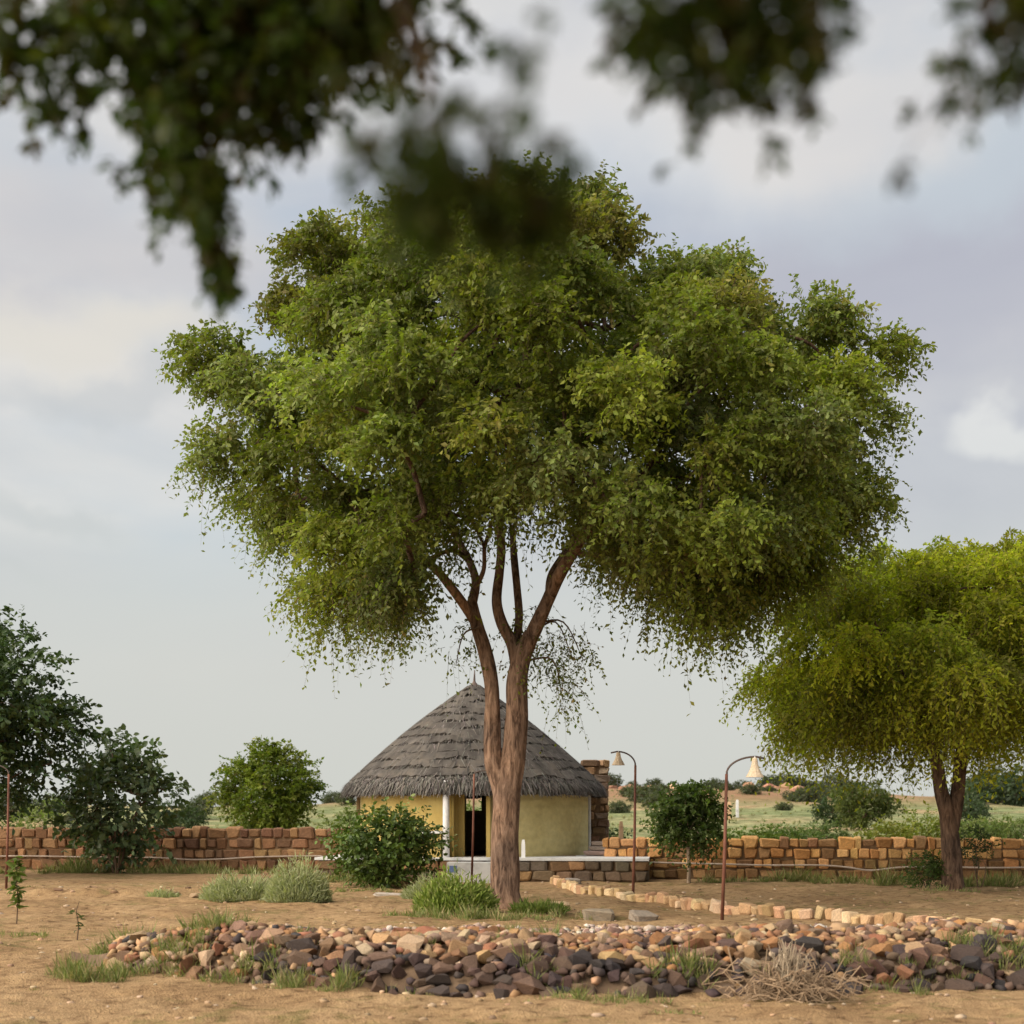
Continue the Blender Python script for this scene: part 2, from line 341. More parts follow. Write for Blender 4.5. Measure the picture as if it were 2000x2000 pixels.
M['pipe'] = simple('dusty_pipe', [(.3, (.26, .2, .16)), (.7, (.42, .35, .29))], 4, .7)
M['dirt'] = simple('heap_earth', [(.3, (.09, .058, .036)), (.55, (.16, .105, .065)), (.8, (.23, .155, .095))], 3, .95, (1, 1, 1), .8, .04)
def khaki_mat():
    m, t, b, o = new_mat('mud_brick', .93, .1); v = coords(t); n = noise(t, 1.4, 6, .6, v); n2 = noise(t, 7, 5, .65, v)
    r = ramp(t, [(.25, (.40, .325, .145)), (.5, (.50, .42, .20)), (.78, (.55, .475, .245))], n.outputs['Fac'])
    k = ramp(t, [(.3, (.85,) * 3), (.7, (1.1,) * 3)], n2.outputs['Fac']); t.links.new(mixc(t, 1.0, r.outputs[0], k.outputs[0], 'MULTIPLY'), b.inputs['Base Color'])
    w = t.nodes.new('ShaderNodeTexWave'); w.bands_direction = 'Z'; w.inputs['Scale'].default_value = 1.45; w.inputs['Distortion'].default_value = 3.5; w.inputs['Detail'].default_value = 3; w.inputs['Detail Scale'].default_value = 1.6; t.links.new(v, w.inputs['Vector'])
    p = bump(t, b, w.outputs['Fac'], .55, .02); q = t.nodes.new('ShaderNodeBump'); q.inputs['Strength'].default_value = .5; q.inputs['Distance'].default_value = .02; t.links.new(n2.outputs['Fac'], q.inputs['Height']); t.links.new(p.outputs[0], q.inputs['Normal']); t.links.new(q.outputs[0], b.inputs['Normal'])
    return m
M['khaki'] = khaki_mat()
def thatch_mat():
    m, t, b, o = new_mat('thatch', .95, .05); a = t.nodes.new('ShaderNodeAttribute'); a.attribute_name = 'Col'; v = coords(t, (1, 1, 1)); n = noise(t, 2.2, 6, .6, v); n2 = noise(t, 30, 3, .6, v)
    k = ramp(t, [(.3, (.6, .58, .58)), (.5, (1, .98, .95)), (.72, (1.35, 1.25, 1.12))], n.outputs['Fac']); t.links.new(mixc(t, 1.0, a.outputs['Color'], k.outputs[0], 'MULTIPLY'), b.inputs['Base Color']); bump(t, b, n2.outputs['Fac'], .8, .03); return m
M['thatch'] = thatch_mat()

# ------------------------------------------------------------------ ground
def build_ground():
    def axis(lo, hi, st, far_lo, far_hi, g=1.14):
        a = list(np.arange(lo, hi + 1e-6, st)); s = st
        while a[-1] < far_hi: s *= g; a.append(a[-1] + s)
        s = st
        while a[0] > far_lo: s *= g; a.insert(0, a[0] - s)
        return np.array(a)
    xs = axis(-13, 13, .14, -3500, 3500, 1.11); ys = np.concatenate([axis(9, 34, .11, -40, 34.01), np.arange(34.4, 330, 1.5), np.geomspace(335, 6000, 28)])
    X, Y = np.meshgrid(xs, ys); Z = H(X, Y); nx = len(xs)
    V = np.stack([X, Y, Z], -1).reshape(-1, 3); i = (np.arange(len(ys) - 1)[:, None] * nx + np.arange(nx - 1)[None, :]).ravel()
    F = np.stack([i, i + 1, i + nx + 1, i + nx], 1)
    o = mesh_obj('ground', V, F, M['ground'], smooth=True); tag(o, 'sandy yard running out into a scrub field and low hill', 'ground', kind='structure')
build_ground()

# ------------------------------------------------------------------ stones (shared shapes)
def hull_mesh(name, mat, n=15, sq=1.0, seed=0):
    r = np.random.default_rng(seed); bm = bmesh.new()
    for q in nrm(r.normal(size=(n, 3))):
        q = np.sign(q) * np.abs(q) ** sq; q = q / max(np.linalg.norm(q), .01) * r.uniform(.8, 1.05) if sq == 1 else q
        bm.verts.new(q)
    g = bmesh.ops.convex_hull(bm, input=bm.verts); bmesh.ops.delete(bm, geom=[v for v in bm.verts if not v.link_faces], context='VERTS')
    me = bpy.data.meshes.new(name); bm.to_mesh(me); bm.free(); me.materials.append(mat); return me
STONES = [hull_mesh('stone_shape', M['stone'], 15, 1.0, 100 + i) for i in range(14)]
def block_mesh(seed, mat):
    """rough rounded block filling -.5..+.5"""
    r = np.random.default_rng(seed); bm = bmesh.new(); bmesh.ops.create_cube(bm, size=1)
    for v in bm.verts: v.co += Vector(r.uniform(-.115, .115, 3))
    bmesh.ops.bevel(bm, geom=bm.edges[:], offset=.12, segments=1, affect='EDGES', profile=.6)
    for v in bm.verts: v.co += Vector(r.uniform(-.02, .02, 3))
    me = bpy.data.meshes.new('block_shape'); bm.to_mesh(me); bm.free(); me.materials.append(mat)
    return me
BLOCKS = [block_mesh(200 + i, M['block']) for i in range(10)]
def put_block(parent, name, c, size, color, rot=(0, 0, 0), meshes=BLOCKS):
    o = link_mesh(name, random.choice(meshes), parent); o.location = c; o.scale = size; o.rotation_euler = rot; o.color = (*color, 1); return o
def jitc(c, j=.15, h=.06):
    k = random.uniform(1 - j, 1 + j); return tuple(max(.005, x * k * random.uniform(1 - h, 1 + h)) for x in c)

# ------------------------------------------------------------------ boundary walls
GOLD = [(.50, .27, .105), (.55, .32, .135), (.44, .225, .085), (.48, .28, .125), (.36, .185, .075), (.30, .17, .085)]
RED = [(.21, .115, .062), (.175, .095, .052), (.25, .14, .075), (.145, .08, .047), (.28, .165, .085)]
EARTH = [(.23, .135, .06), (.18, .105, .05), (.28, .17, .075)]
def stone_wall(a, b, height, rows, label, pal_top, pal_low, bw, thick=.36):
    a = Vector(a); b = Vector(b); L = (b - a).length; ang = math.atan2(b.y - a.y, b.x - a.x)
    root = thing('stone_wall', (a.x, a.y, Hf(a.x, a.y)), label, 'wall', rz=ang)
    core = Buf(); core.box(0, L, -thick * .30, thick * .30, -.25, height - .10); core.build('mortar_core', M['mortar'], root)
    rh = height / rows
    for r in range(rows):
        x = -random.uniform(0, bw * .5)
        while x < L:
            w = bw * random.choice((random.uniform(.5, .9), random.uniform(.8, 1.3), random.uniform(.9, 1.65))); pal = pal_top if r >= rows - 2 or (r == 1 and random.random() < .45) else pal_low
            hh = rh * random.uniform(.80, 1.04) if r < rows - 1 else rh * random.uniform(.70, 1.2)
            xx = x + w / 2; wp = root.location + Vector((math.cos(ang) * xx, math.sin(ang) * xx, 0))
            dz = Hf(wp.x, wp.y) - root.location.z if r == 0 else 0
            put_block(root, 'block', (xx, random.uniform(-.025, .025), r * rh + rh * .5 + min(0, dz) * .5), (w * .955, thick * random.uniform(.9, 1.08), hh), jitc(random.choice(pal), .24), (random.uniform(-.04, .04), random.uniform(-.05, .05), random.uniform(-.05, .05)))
            x += w
    return root
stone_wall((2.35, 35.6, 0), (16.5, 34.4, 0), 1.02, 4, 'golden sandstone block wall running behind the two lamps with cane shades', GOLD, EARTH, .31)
stone_wall((-20, 42.2, 0), (-4.4, 40.6, 0), 1.2, 4, 'reddish brown stone block wall left of the thatched hut', RED, RED, .36)
def pipe(pts, r, label):
    p, rr = spline(pts, [r] * len(pts), 8); b = Buf(); o0 = Vector(pts[0]); b.tube([Vector(q) - o0 for q in p], rr, 8); o = b.build('water_pipe', M['pipe'], None, True); o.location = o0; tag(o, label, 'pipe')
pipe([P(x, y, 35.55 - .085 * ((x - 1000) / FPX * 35) - .24) for x, y in ((1262, 1684), (1330, 1686), (1420, 1688), (1500, 1690), (1600, 1690), (1655, 1694), (1700, 1700), (1760, 1694), (1840, 1693), (1930, 1695), (2060, 1694), (2200, 1696))], .022, 'pale water pipe sagging along the golden sandstone wall')
pipe([P(x, y, 41.2 - .1026 * ((x - 1000) / FPX * 41 + 10) - .26) for x, y in ((-300, 1676), (-100, 1674), (40, 1672), (180, 1674), (300, 1675), (370, 1679), (430, 1678), (500, 1674), (590, 1672), (630, 1672))], .022, 'pale water pipe along the reddish brown stone wall')

# ------------------------------------------------------------------ hut on its terrace
HX, HY, HR, TZ = -1.0, 38.0, 3.04, .55
def build_terrace():
    fl, fr = Vector((-4.75, 34.75, 0)), Vector((3.2, 33.85, 0)); d = fr - fl; L = d.length; ang = math.atan2(d.y, d.x)
    root = thing('stone_terrace', (fl.x, fl.y, 0), 'low stone terrace with pale cement top under the thatched hut', 'terrace', rz=ang)
    c = Buf(); c.box(.08, L - .08, .08, 7.6, -.2, TZ - .062); c.build('core', M['mortar'], root)
    c = Buf(); c.box(-.03, L + .03, -.04, 7.7, TZ - .06, TZ); c.build('cement_top', M['cement'], root)
    pal = [(.13, .09, .062), (.17, .115, .075), (.10, .075, .055), (.19, .12, .065), (.14, .11, .085), (.27, .16, .08)]
    rows = 2; rh = (TZ - .06) / rows
    for r in range(rows):
        x = 0
        while x < L - .06:
            w = min(random.uniform(.28, .62), L - x)
            if L - x - w < .12: w = L - x
            put_block(root, 'block', (x + w / 2, .10, r * rh + rh * .5), (w * random.uniform(.9, .98), .24 * random.uniform(.85, 1.15), rh * random.uniform(.86, .99)), jitc(random.choice(pal), .25), (random.uniform(-.06, .06), random.uniform(-.05, .05), random.uniform(-.05, .05))); x += w
        for sx in (.10, L - .10):
            y = .24
            while y < 7.5:
                w = random.uniform(.3, .6); put_block(root, 'block', (sx, y + w / 2, r * rh + rh * .5), (.24, w * .97, rh * .98), jitc(random.choice(pal))); y += w
    s = thing('whitewashed_step', (-1.0, 34.02, 0), 'whitewashed step block with a blue patch below the hut door', 'step', rz=ang)
    b = Buf(); b.box(-.52, .52, -.22, .26, -.05, .46); b.build('block', M['cement'], s); b = Buf(); b.box(-.46, -.28, -.226, -.221, .22, .38); b.build('blue_patch', M['blue'], s)
build_terrace()

def arc(buf, t0, t1, z0, z1, r0, r1, n=None, caps=(1, 1), tb=(1, 1)):
    """curved wall piece; angle 0 faces the camera, positive to the right"""
    n = n or max(2, int(abs(t1 - t0) / 4)); V = []
    for i in range(n + 1):
        a = R(t0 + (t1 - t0) * i / n); s, c = math.sin(a), -math.cos(a)
        for r in (r0, r1):
            for z in (z0, z1): V.append((s * r, c * r, z))
    F = []
    for i in range(n):
        a = i * 4; b = a + 4                  # 0 in-low 1 in-high 2 out-low 3 out-high
        F += [(a + 2, b + 2, b + 3, a + 3), (b, a, a + 1, b + 1)]
        if tb[1]: F.append((a + 3, b + 3, b + 1, a + 1))
        if tb[0]: F.append((a, b, b + 2, a + 2))
    if caps[0]: F.append((0, 2, 3, 1))
    if caps[1]: a = n * 4; F.append((a + 2, a, a + 1, a + 3))
    buf.add(V, F)
def build_hut():
    root = thing('round_hut', (HX, HY, TZ), 'round yellow mud hut with conical grey thatch behind the big tree', 'hut')
    zt = 2.6 - TZ; zd = 2.43 - TZ; r0, r1 = HR - .3, HR
    b = Buf(); arc(b, -72, -9.0, 0, zt, r0, r1); b.build('painted_wall', M['yellow'], root)['label'] = 'bright yellow limewashed wall left of the door'
    b = Buf(); arc(b, 10, 78, 0, zt, r0, r1); b.build('plain_wall', M['khaki'], root)['label'] = 'khaki mud brick wall right of the door'
    b = Buf(); arc(b, -9.0, 10, zd, zt, r0, r1 - .003, caps=(0, 0)); b.build('lintel', M['yellow'], root)
    # back wall with a window
    wa, wb = 180 - 2.8, 180 + 6.2
    b = Buf(); arc(b, 78, wa, 0, zt, r0, r1 - .02); arc(b, wb, 288, 0, zt, r0, r1 - .02); arc(b, wa, wb, 0, 1.70 - TZ, r0, r1 - .02, caps=(0, 0)); arc(b, wa, wb, 2.40 - TZ, zt, r0, r1 - .02, caps=(0, 0)); b.build('back_wall', M['khaki'], root)
    b = Buf(); arc(b, -10.5, -3.6, 0, zd + .05, r0 - .16, r0 - .02); b.build('door_recess', M['yellow'], root)
    b = Buf()
    for x in (-.335, ): b.box(x, x + .05, -HR + .34, -HR + .40, 0, zd - .002)
    b.build('door_frame', M['frame_brown'], root)
    b = Buf(); b.box(.37, .47, -HR - .005, -HR + .12, 0, zd); b.build('door_jamb', M['yellow'], root)
    # white post and low seat by the door
    b = Buf(); b.tube([(-.60, -HR - .16, 0), (-.60, -HR - .16, 1.86)], [.085, .08], 14); b.build('white_post', M['white'], root, True)
    b = Buf(); b.tube([(-.44, -HR - .07, 0), (-.44, -HR - .07, 1.88)], [.03, .03], 8); b.build('thin_post', M['yellow'], root, True)
    b = Buf(); b.box(-1.15, -.72, -HR - .22, -HR + .2, 0, .58); s = b.build('seat_ledge', M['yellow'], root); b = Buf(); b.box(-1.18, -.70, -HR - .25, -HR + .2, .582, .64); b.build('ledge_cap', M['white'], s)
    b = Buf(); b.tube([(-HR * .985, -.55, 0), (-HR * .985, -.55, 1.85)], [.07, .07], 8); b.build('corner_post', M['frame_brown'], root)
    b = Buf(); b.tube([(HR * .995, -.3, 0), (HR * .995, -.3, 1.9)], [.05, .05], 8); b.build('corner_post', M['cement'], root)
    # roof: overlapping tiers of thatch, each its own part
    ze, zp, Re = 2.27 - TZ, 5.0 - TZ, 3.36; tiers = 14
    roof = link_mesh('roof', bpy.data.meshes.new('roof_under'), root)
    V = [(0, 0, zp - .25)]; n = 64
    for i in range(n): a = 2 * math.pi * i / n; V.append((math.sin(a) * (Re - .25), -math.cos(a) * (Re - .25), ze + .14))
    roof.data.from_pydata(V, [], [(0, 1 + (i + 1) % n, 1 + i) for i in range(n)]); roof.data.materials.append(M['frame_brown'])
    def prof(u):                                # u 0 at eave .. 1 at peak
        return Re * (1 - u) , ze + (zp - ze) * (u + .045 * math.sin(math.pi * u))
    n = 160
    for k in range(tiers):
        u0 = k / tiers; u1 = min(1, (k + 1.25) / tiers); V = []; C = []
        for i in range(n):
            a = 2 * math.pi * i / n; ca, sa = -math.cos(a), math.sin(a)
            j = float(fbm(i * .35 + 40 * k, k * 3.3, 3)) - .45; jj = random.uniform(-.02, .02)
            wob = .09 * math.sin(a * 3 + k * 1.7) + .06 * math.sin(a * 7 + k * 2.9) + .05 * math.sin(a * 13 + k)
            ua = max(0.0, u0 + (j * .07 + jj * .4 + wob * .14)) if k else u0 - .012 + j * .02 + random.uniform(-.012, .008)
            rA, zA = prof(ua); rB, zB = prof(u1); lift = .13 if k else .05
            rs = [(rA - .02, zA - (.10 if k else .16)), (rA + lift * .8, zA + lift * .35 - (0 if k else .06)), ((rA + rB) / 2 + lift * .55, (zA + zB) / 2 + lift * .6), (rB, zB - .01)]
            base = np.array([.082, .075, .069]) * (.75 + .9 * float(fbm(i * .22 + 7 * k, k * 1.9 + 11, 3))) * random.uniform(.85, 1.15)
            for q, (r, z) in enumerate(rs):
                V.append((sa * max(r, 0), ca * max(r, 0), z)); C.append(base)
        F = []
        for i in range(n):
            a = i * 4; b_ = ((i + 1) % n) * 4
            for q in range(3): F.append((a + q, b_ + q, b_ + q + 1, a + q + 1))
        mesh_obj('thatch_tier', V, F, M['thatch'], roof, np.array(C))
    # loose straw lying down the slope and hanging as the fringe
    S = 16000; V = np.zeros((S, 4, 3)); C = np.zeros((S, 3)); a = rng.uniform(0, 2 * np.pi, S); fr = rng.random(S) < .40
    u = np.where(fr, rng.uniform(.0, .055, S), np.sqrt(rng.random(S)) * -1 + 1); ln = np.where(fr, rng.uniform(.18, .42, S), rng.uniform(.15, .4, S))
    rr = Re * (1 - u); zz = ze + (zp - ze) * (u + .045 * np.sin(np.pi * u)); er = np.stack([np.sin(a), -np.cos(a), 0 * a], 1); et = np.stack([np.cos(a), np.sin(a), 0 * a], 1)
    sl_ = nrm(er * Re + np.array([0, 0, -(zp - ze)])); up = nrm(er * (zp - ze) + np.array([0, 0, Re]))
    p0 = er * rr[:, None] + np.array([0, 0, 1]) * zz[:, None] + up * rng.uniform(.04, .11, S)[:, None]
    dd = nrm(sl_ + et * rng.normal(0, .22, S)[:, None] + up * rng.normal(0, .06, S)[:, None] + np.array([0, 0, -1]) * np.where(fr, .75, 0)[:, None])
    w = et * (np.where(fr, .016, .011) * rng.uniform(.6, 1.4, S))[:, None]
    p1 = p0 + dd * ln[:, None]; V = np.stack([p0 - w, p0 + w, p1 + w * .4, p1 - w * .4], 1).reshape(-1, 3)
    C = np.array([.095, .086, .077]) * rng.uniform(.3, 2.0, (S, 1)) * rng.uniform(.93, 1.07, (S, 3))
    o = mesh_obj('loose_straw', V, np.arange(S * 4).reshape(S, 4), M['straw_v'], roof, np.repeat(C, 4, 0)); o['kind'] = 'stuff'
    b = Buf(); pts, rd = spline([(0, 0, zp - .25), (0, 0, zp + .02), (0, 0, zp + .12), (.01, 0, zp + .42)], [.26, .10, .035, .012], 4); b.tube(pts, rd, 10); b.build('finial', M['dark_metal'], roof, True)
    b = Buf(); b.box(-2.6, 2.6, -2.2, 2.2, .0, .01); b.build('floor', M['mortar'], root)
build_hut()

def build_tower():
    root = thing('stone_pier', (2.27, 39.6, Hf(2.27, 39.6)), 'tall rough brown stone pier behind the right side of the hut', 'pier')
    pal = [(.30, .18, .095), (.24, .15, .09), (.34, .22, .12), (.20, .13, .09), (.27, .20, .15)]
    b = Buf(); b.box(-.36, .36, -.32, .32, -.1, 3.0); b.build('core', M['mortar'], root); rows = 15; rh = 3.08 / rows
    for r in range(rows):
        cut = [-.4] + sorted(random.uniform(-.2, .25) + s for s in (-.08, .12)) + [.4]
        for i in range(3):
            w = cut[i + 1] - cut[i]
            if w < .06: continue
            put_block(root, 'stone', ((cut[i] + cut[i + 1]) / 2, random.uniform(-.01, .01), r * rh + rh / 2), (w * .98, .74, rh * .97), jitc(random.choice(pal), .2), (0, 0, random.uniform(-.02, .02)))
    s = thing('stone_steps', (2.25, 36.2, TZ), 'short flight of grey stone steps on the terrace beside the hut', 'steps')
    for k in range(3): put_block(s, 'step_slab', (.02 * k, .16 * k, .06 + .118 * k), (.78 - .10 * k, .75 - .3 * k, .118), jitc((.30, .25, .21)))
build_tower()

# ------------------------------------------------------------------ lamps
def lamp(px, py, Y, toppx, toppy, side, label, reach=.44, rise=.26, sh=.29, sw=.135):
    x = (px - 1000) / FPX * Y; base = Vector((x, Y, Hf(x, Y) - .03)); top = P(toppx, toppy, Y) - base
    root = thing('lamp_post', base, label, 'lamp post', 'rusty lamp posts with cane shades')
    b = Buf(); b.tube([(0, 0, 0), (top.x * .45 + .012, 0, top.z * .5), tuple(top)], [.027, .025, .022], 10); b.build('pole', M['rust'], root, True)
    b = Buf(); pts = [top + Vector((0, 0, -.06))] + [top + Vector((side * reach * (1 - math.cos(a)), 0, rise * math.sin(a))) for a in np.linspace(.15, math.pi / 2, 9)] + [top + Vector((side * (reach + .12), 0, rise - .025))]
    b.tube(pts, [.021] + [.015] * 10, 8); b.build('arm', M['dark_metal'], root, True)
    c = top + Vector((side * (reach - .02), 0, rise - .015)); prof = [(.030, 0), (.040, -.02), (.046, -sh * .3), (.066, -sh * .55), (.10, -sh * .8), (sw, -sh)]; n = 20; V = []; F = []
    for r, z in prof + [(r - .008, z) for r, z in prof[::-1]]:
        for k in range(n):
            a = 2 * math.pi * k / n; rr = r * (1 + (.02 if k % 2 else -.02)); V.append(c + Vector((math.cos(a) * rr, math.sin(a) * rr, z)))
    for i in range(len(prof) * 2 - 1):
        for k in range(n): F.append((i * n + k, i * n + (k + 1) % n, (i + 1) * n + (k + 1) % n, (i + 1) * n + k))
    s = mesh_obj('lamp_shade', V, F, M['basket'], root)
    b = Buf(); b.tube([c + Vector((0, 0, .02)), c + Vector((0, 0, -.05)), c + Vector((0, 0, -.09)), c + Vector((0, 0, -.16))], [.015, .02, .035, .03], 10); b.build('bulb', M['white'], s, True)
lamp(1410, 1800, gy(1800), 1419, 1512, 1, 'rusty lamp post whose cane shade hangs right, at the edge of the stone heap')
lamp(1236, 1757, gy(1757), 1241, 1495, -1, 'rusty lamp post whose cane shade hangs left towards the hut', .34, .26, .24, .125)
lamp(921, 1727, gy(1727), 926, 1512, 1, 'slim rusty lamp post standing in front of the hut door', .52, .1)
lamp(12, 1738, gy(1738), 17, 1512, -1, 'rusty lamp post beside the dark tree left of the hut', .34, .2)

# ------------------------------------------------------------------ trees
def clump_points(top, bot, Y, depth, cx, hw, cz, mind, n_try, shell=.0, inset=30, inset_b=None, squeeze=0):
    """clump centres filling a crown outline (photo pixels at distance Y) with real depth"""
    inset_b = inset if inset_b is None else inset_b
    tx, ty = np.array(top).T; bx, by = np.array(bot).T; pts = []; sq = 1 - squeeze; tx = cx + (tx - cx) * sq; bx = cx + (bx - cx) * sq
    lo = max(tx.min(), bx.min()); hi = min(tx.max(), bx.max())
    for _ in range(n_try):
        px = rng.uniform(lo, hi); t = np.interp(px, tx, ty) + inset; b = np.interp(px, bx, by) - inset_b
        if b <= t: continue
        py = rng.uniform(t, b)
        e = min(1, (px - lo) / 140 + .08, (hi - px) / 140 + .08, ) ; v = min(1, (py - t) / 170 + .12, (b - py) / 120 + .15)
        D = depth * math.sqrt(max(.02, 1 - ((px - cx) / hw) ** 2)) * math.sqrt(e) * math.sqrt(max(v, .3))
        dy = rng.uniform(-1, 1); dy = math.copysign(abs(dy) ** .7, dy) * D
        p = np.array(P(px, py, Y + dy))
        if all((p[0] - q[0]) ** 2 + (p[1] - q[1]) ** 2 + (p[2] - q[2]) ** 2 > mind * mind for q in pts): pts.append(p)
    return np.array(pts)
def lobes(C, n, rad, flat=.62):
    """sub-clumps that make each lobe of a crown, denser on its upper side"""
    u = sphere_dirs(len(C) * n); u[:, 2] = np.where(rng.random(len(u)) < .45, np.abs(u[:, 2]), u[:, 2]); sc = np.repeat(rng.uniform(.75, 1.2, len(C)), n)[:, None]
    return np.repeat(C, n, 0) + u * np.array([1, 1, flat]) * rad * sc * rng.uniform(.55, 1, (len(u), 1))
def limbs_to(buf, nodes, centers, r_tip=.012, k=.0042, seg=6, base_pt=None, power=.5):
    """branches from the limb nodes out to every clump"""
    nodes = [np.array(n, float) for n in nodes]; n0 = len(nodes); par = [-1] * n0
    order = np.argsort(np.linalg.norm(centers - np.array(base_pt), axis=1)); pos = list(nodes)
    for ci in order:
        c = centers[ci]; A = np.array(pos); d = np.linalg.norm(A - c, axis=1); d[n0:] += .25; d += .5 * np.maximum(0, A[:, 2] - c[2]) * .3
        j = int(np.argmin(d)); par.append(j); pos.append(c)
    cnt = [1] * len(pos)
    for i in range(len(pos) - 1, n0 - 1, -1): cnt[par[i]] += cnt[i]
    for i in range(n0, len(pos)):
        a = pos[par[i]]; b = pos[i]; L = np.linalg.norm(b - a); m = (a + b) / 2 + rng.normal(0, .07 * L, 3) + np.array([0, 0, .08 * L])
        ra = r_tip + k * (cnt[i] ** power) * 4; rb = r_tip + k * (max(1, cnt[i] - 1) ** power) * 3.2
        p, r = spline([a, m, b], [ra, (ra + rb) / 2, rb], 3); buf.tube(p, r, seg, False)
def colors_for(n, pal, wts=None): return np.array(pal)[rng.choice(len(pal), n, p=wts)]
def fill_clumps(LV, tw, centers, rad, per, nleaf, lsize, lw, pal, wts, crown_c, droop=(.25, .7), length=(.55, 1.05), hang=None, outb=.55, flat=.75, lobe=None):
    n = len(centers); idx = np.repeat(np.arange(n), per); S = len(idx); c = centers[idx]; u = sphere_dirs(S) * np.array([1, 1, flat])
    start = c + u * rad * (rng.random((S, 1)) ** .6) * .75
    out = nrm(c - np.array(crown_c)); d = nrm(u * .8 + out * outb + np.array([0, 0, .18]) + rng.normal(0, .25, (S, 3)))
    ln = rad * rng.uniform(*length, S); dr = rng.uniform(*droop, S)
    if hang is not None: dr = dr + hang[idx] * rng.uniform(.4, 1.2, S); ln = ln * (1 + .5 * hang[idx])
    cc = colors_for(n, pal, wts)[idx] * .6 + colors_for(S, pal, wts) * .4
    cc = cc * rng.uniform(.82, 1.2, (n, 1))[idx]
    if lobe is not None:
        nl = int(lobe.max()) + 1; li = lobe[idx]; cc = (cc * .55 + colors_for(nl, pal, wts)[li] * .45) * rng.uniform(.55, 1.25, (nl, 1))[li]
    sprays(LV, tw, start, d, ln, dr, nleaf, lsize, lw, cc)

PAL_MAIN = [(.222, .256, .026), (.178, .218, .036), (.135, .175, .032), (.212, .242, .088), (.172, .208, .078), (.26, .20, .065), (.265, .288, .040)]
W_MAIN = [.2, .2, .16, .16, .12, .06, .10]
def main_tree():
    Y = 24.5; x = (990 - 1000) / FPX * Y; root = thing('tree', (x, Y, Hf(x, Y) - .02), 'tall spreading tree with forked reddish trunk in front of the thatched hut', 'tree'); B = np.array(root.location)
    q = lambda px, py, dy=0: np.array(P(px, py, Y)) + np.array([0, dy, 0]) - B
    b = Buf()
    def stem(pts, rad, rough=.14, seg=26): p, r = spline(pts, [q_ * .88 for q_ in rad], 7); b.tube(p, r, seg, True, rough)
    stem([q(990, 1785), q(990, 1772), q(988, 1740), q(987, 1660), q(988, 1580), q(991, 1530), q(1003, 1470), q(1010, 1400), q(1010, 1330), q(1022, 1275), q(1038, 1240, -.1)],
         [.37, .33, .275, .262, .262, .265, .225, .215, .205, .19, .15])
    stem([q(984, 1570, .02), q(974, 1522), q(963, 1480), q(962, 1400, .05), q(960, 1335, .1), q(946, 1270, .15), q(930, 1215, .18), q(920, 1175, .2)], [.17, .19, .165, .15, .145, .135, .13, .115])
    stem([q(934, 1225, .18), q(912, 1190, .0), q(880, 1150, -.3), q(850, 1118, -.5), q(800, 1085, -.8), q(765, 1060, -1.0), q(700, 1010, -1.5)], [.10, .10, .085, .08, .07, .062, .045], .1, 14)
    stem([q(920, 1180, .2), q(928, 1130, .4), q(915, 1085, .6), q(893, 1040, .9), q(870, 980, 1.3)], [.11, .09, .075, .07, .05], .1, 12)
    stem([q(926, 1145, .3), q(944, 1110, .2), q(946, 1070, .0)], [.06, .045, .04], .1, 10)
    stem([q(1010, 1300, .0), q(1000, 1255, .05), q(980, 1215, .1), q(970, 1170, .2), q(975, 1110, .4), q(978, 1050, .5), q(968, 960, .8)], [.13, .12, .11, .10, .09, .085, .06], .1, 14)
    stem([q(1008, 1262, .1), q(1014, 1200, .3), q(1010, 1140, .5), q(1004, 1070, .8), q(1000, 1000, 1.2)], [.09, .085, .08, .075, .055], .1, 12)
    stem([q(1022, 1280, -.02), q(1044, 1230, -.1), q(1068, 1180, -.3), q(1092, 1130, -.5), q(1125, 1080, -.8), q(1160, 1040, -1.1), q(1230, 980, -1.6)], [.15, .15, .125, .12, .105, .095, .06], .1, 16)
    stem([q(1072, 1172, -.2), q(1078, 1120, .2), q(1105, 1070, .6), q(1130, 1020, 1.1)], [.09, .08, .07, .06], .1, 12)
    stem([q(1120, 1092, -.7), q(1170, 1098, -.7), q(1230, 1075, -1.0), q(1330, 1060, -1.3)], [.06, .05, .045, .035], .1, 10)
    b.build('trunk', M['bark'], root, True)
    top = [(357, 800), (372, 680), (400, 600), (470, 590), (520, 560), (545, 500), (580, 440), (640, 420), (760, 400), (850, 368), (930, 345), (1000, 315), (1060, 330), (1140, 335), (1195, 355), (1215, 430), (1245, 480), (1310, 470), (1390, 462), (1460, 475), (1500, 540), (1540, 565), (1600, 545), (1660, 565), (1710, 600), (1750, 660), (1770, 800), (1780, 900)]
    bot = [(357, 830), (390, 960), (420, 1030), (460, 1090), (520, 1110), (580, 1130), (610, 1200), (670, 1240), (750, 1245), (815, 1225), (835, 1120), (850, 1055), (1000, 1060), (1130, 1075), (1165, 1130), (1200, 1195), (1265, 1215), (1300, 1180), (1350, 1245), (1400, 1265), (1460, 1235), (1560, 1185), (1620, 1140), (1680, 1080), (1720, 980), (1760, 940), (1780, 910)]
    C0 = clump_points(top, bot, Y, 4.7, 1065, 700, 0, 1.13, 9000, inset=86, inset_b=92, squeeze=.13)
    C0 = C0[rng.random(len(C0)) > .08]; C0 = np.concatenate([C0, [np.array(P(a_, b_, Y + d_)) for a_, b_, d_ in ((1480, 1150, .5), (1560, 1100, -.6), (1620, 1040, .2), (1395, 1175, -.4), (1665, 960, -.2), (1530, 1020, -1.6), (1600, 960, 1.5), (660, 1150, -.3), (740, 1150, .4), (430, 700, .2), (425, 880, -.2), (870, 440, .3), (960, 415, -.5), (1050, 400, .2), (1145, 410, -.3), (1100, 430, 1.6), (620, 505, -.2), (700, 480, .6), (780, 465, -.6), (1400, 545, .3), (1600, 630, -.2), (1690, 700, .2))]])
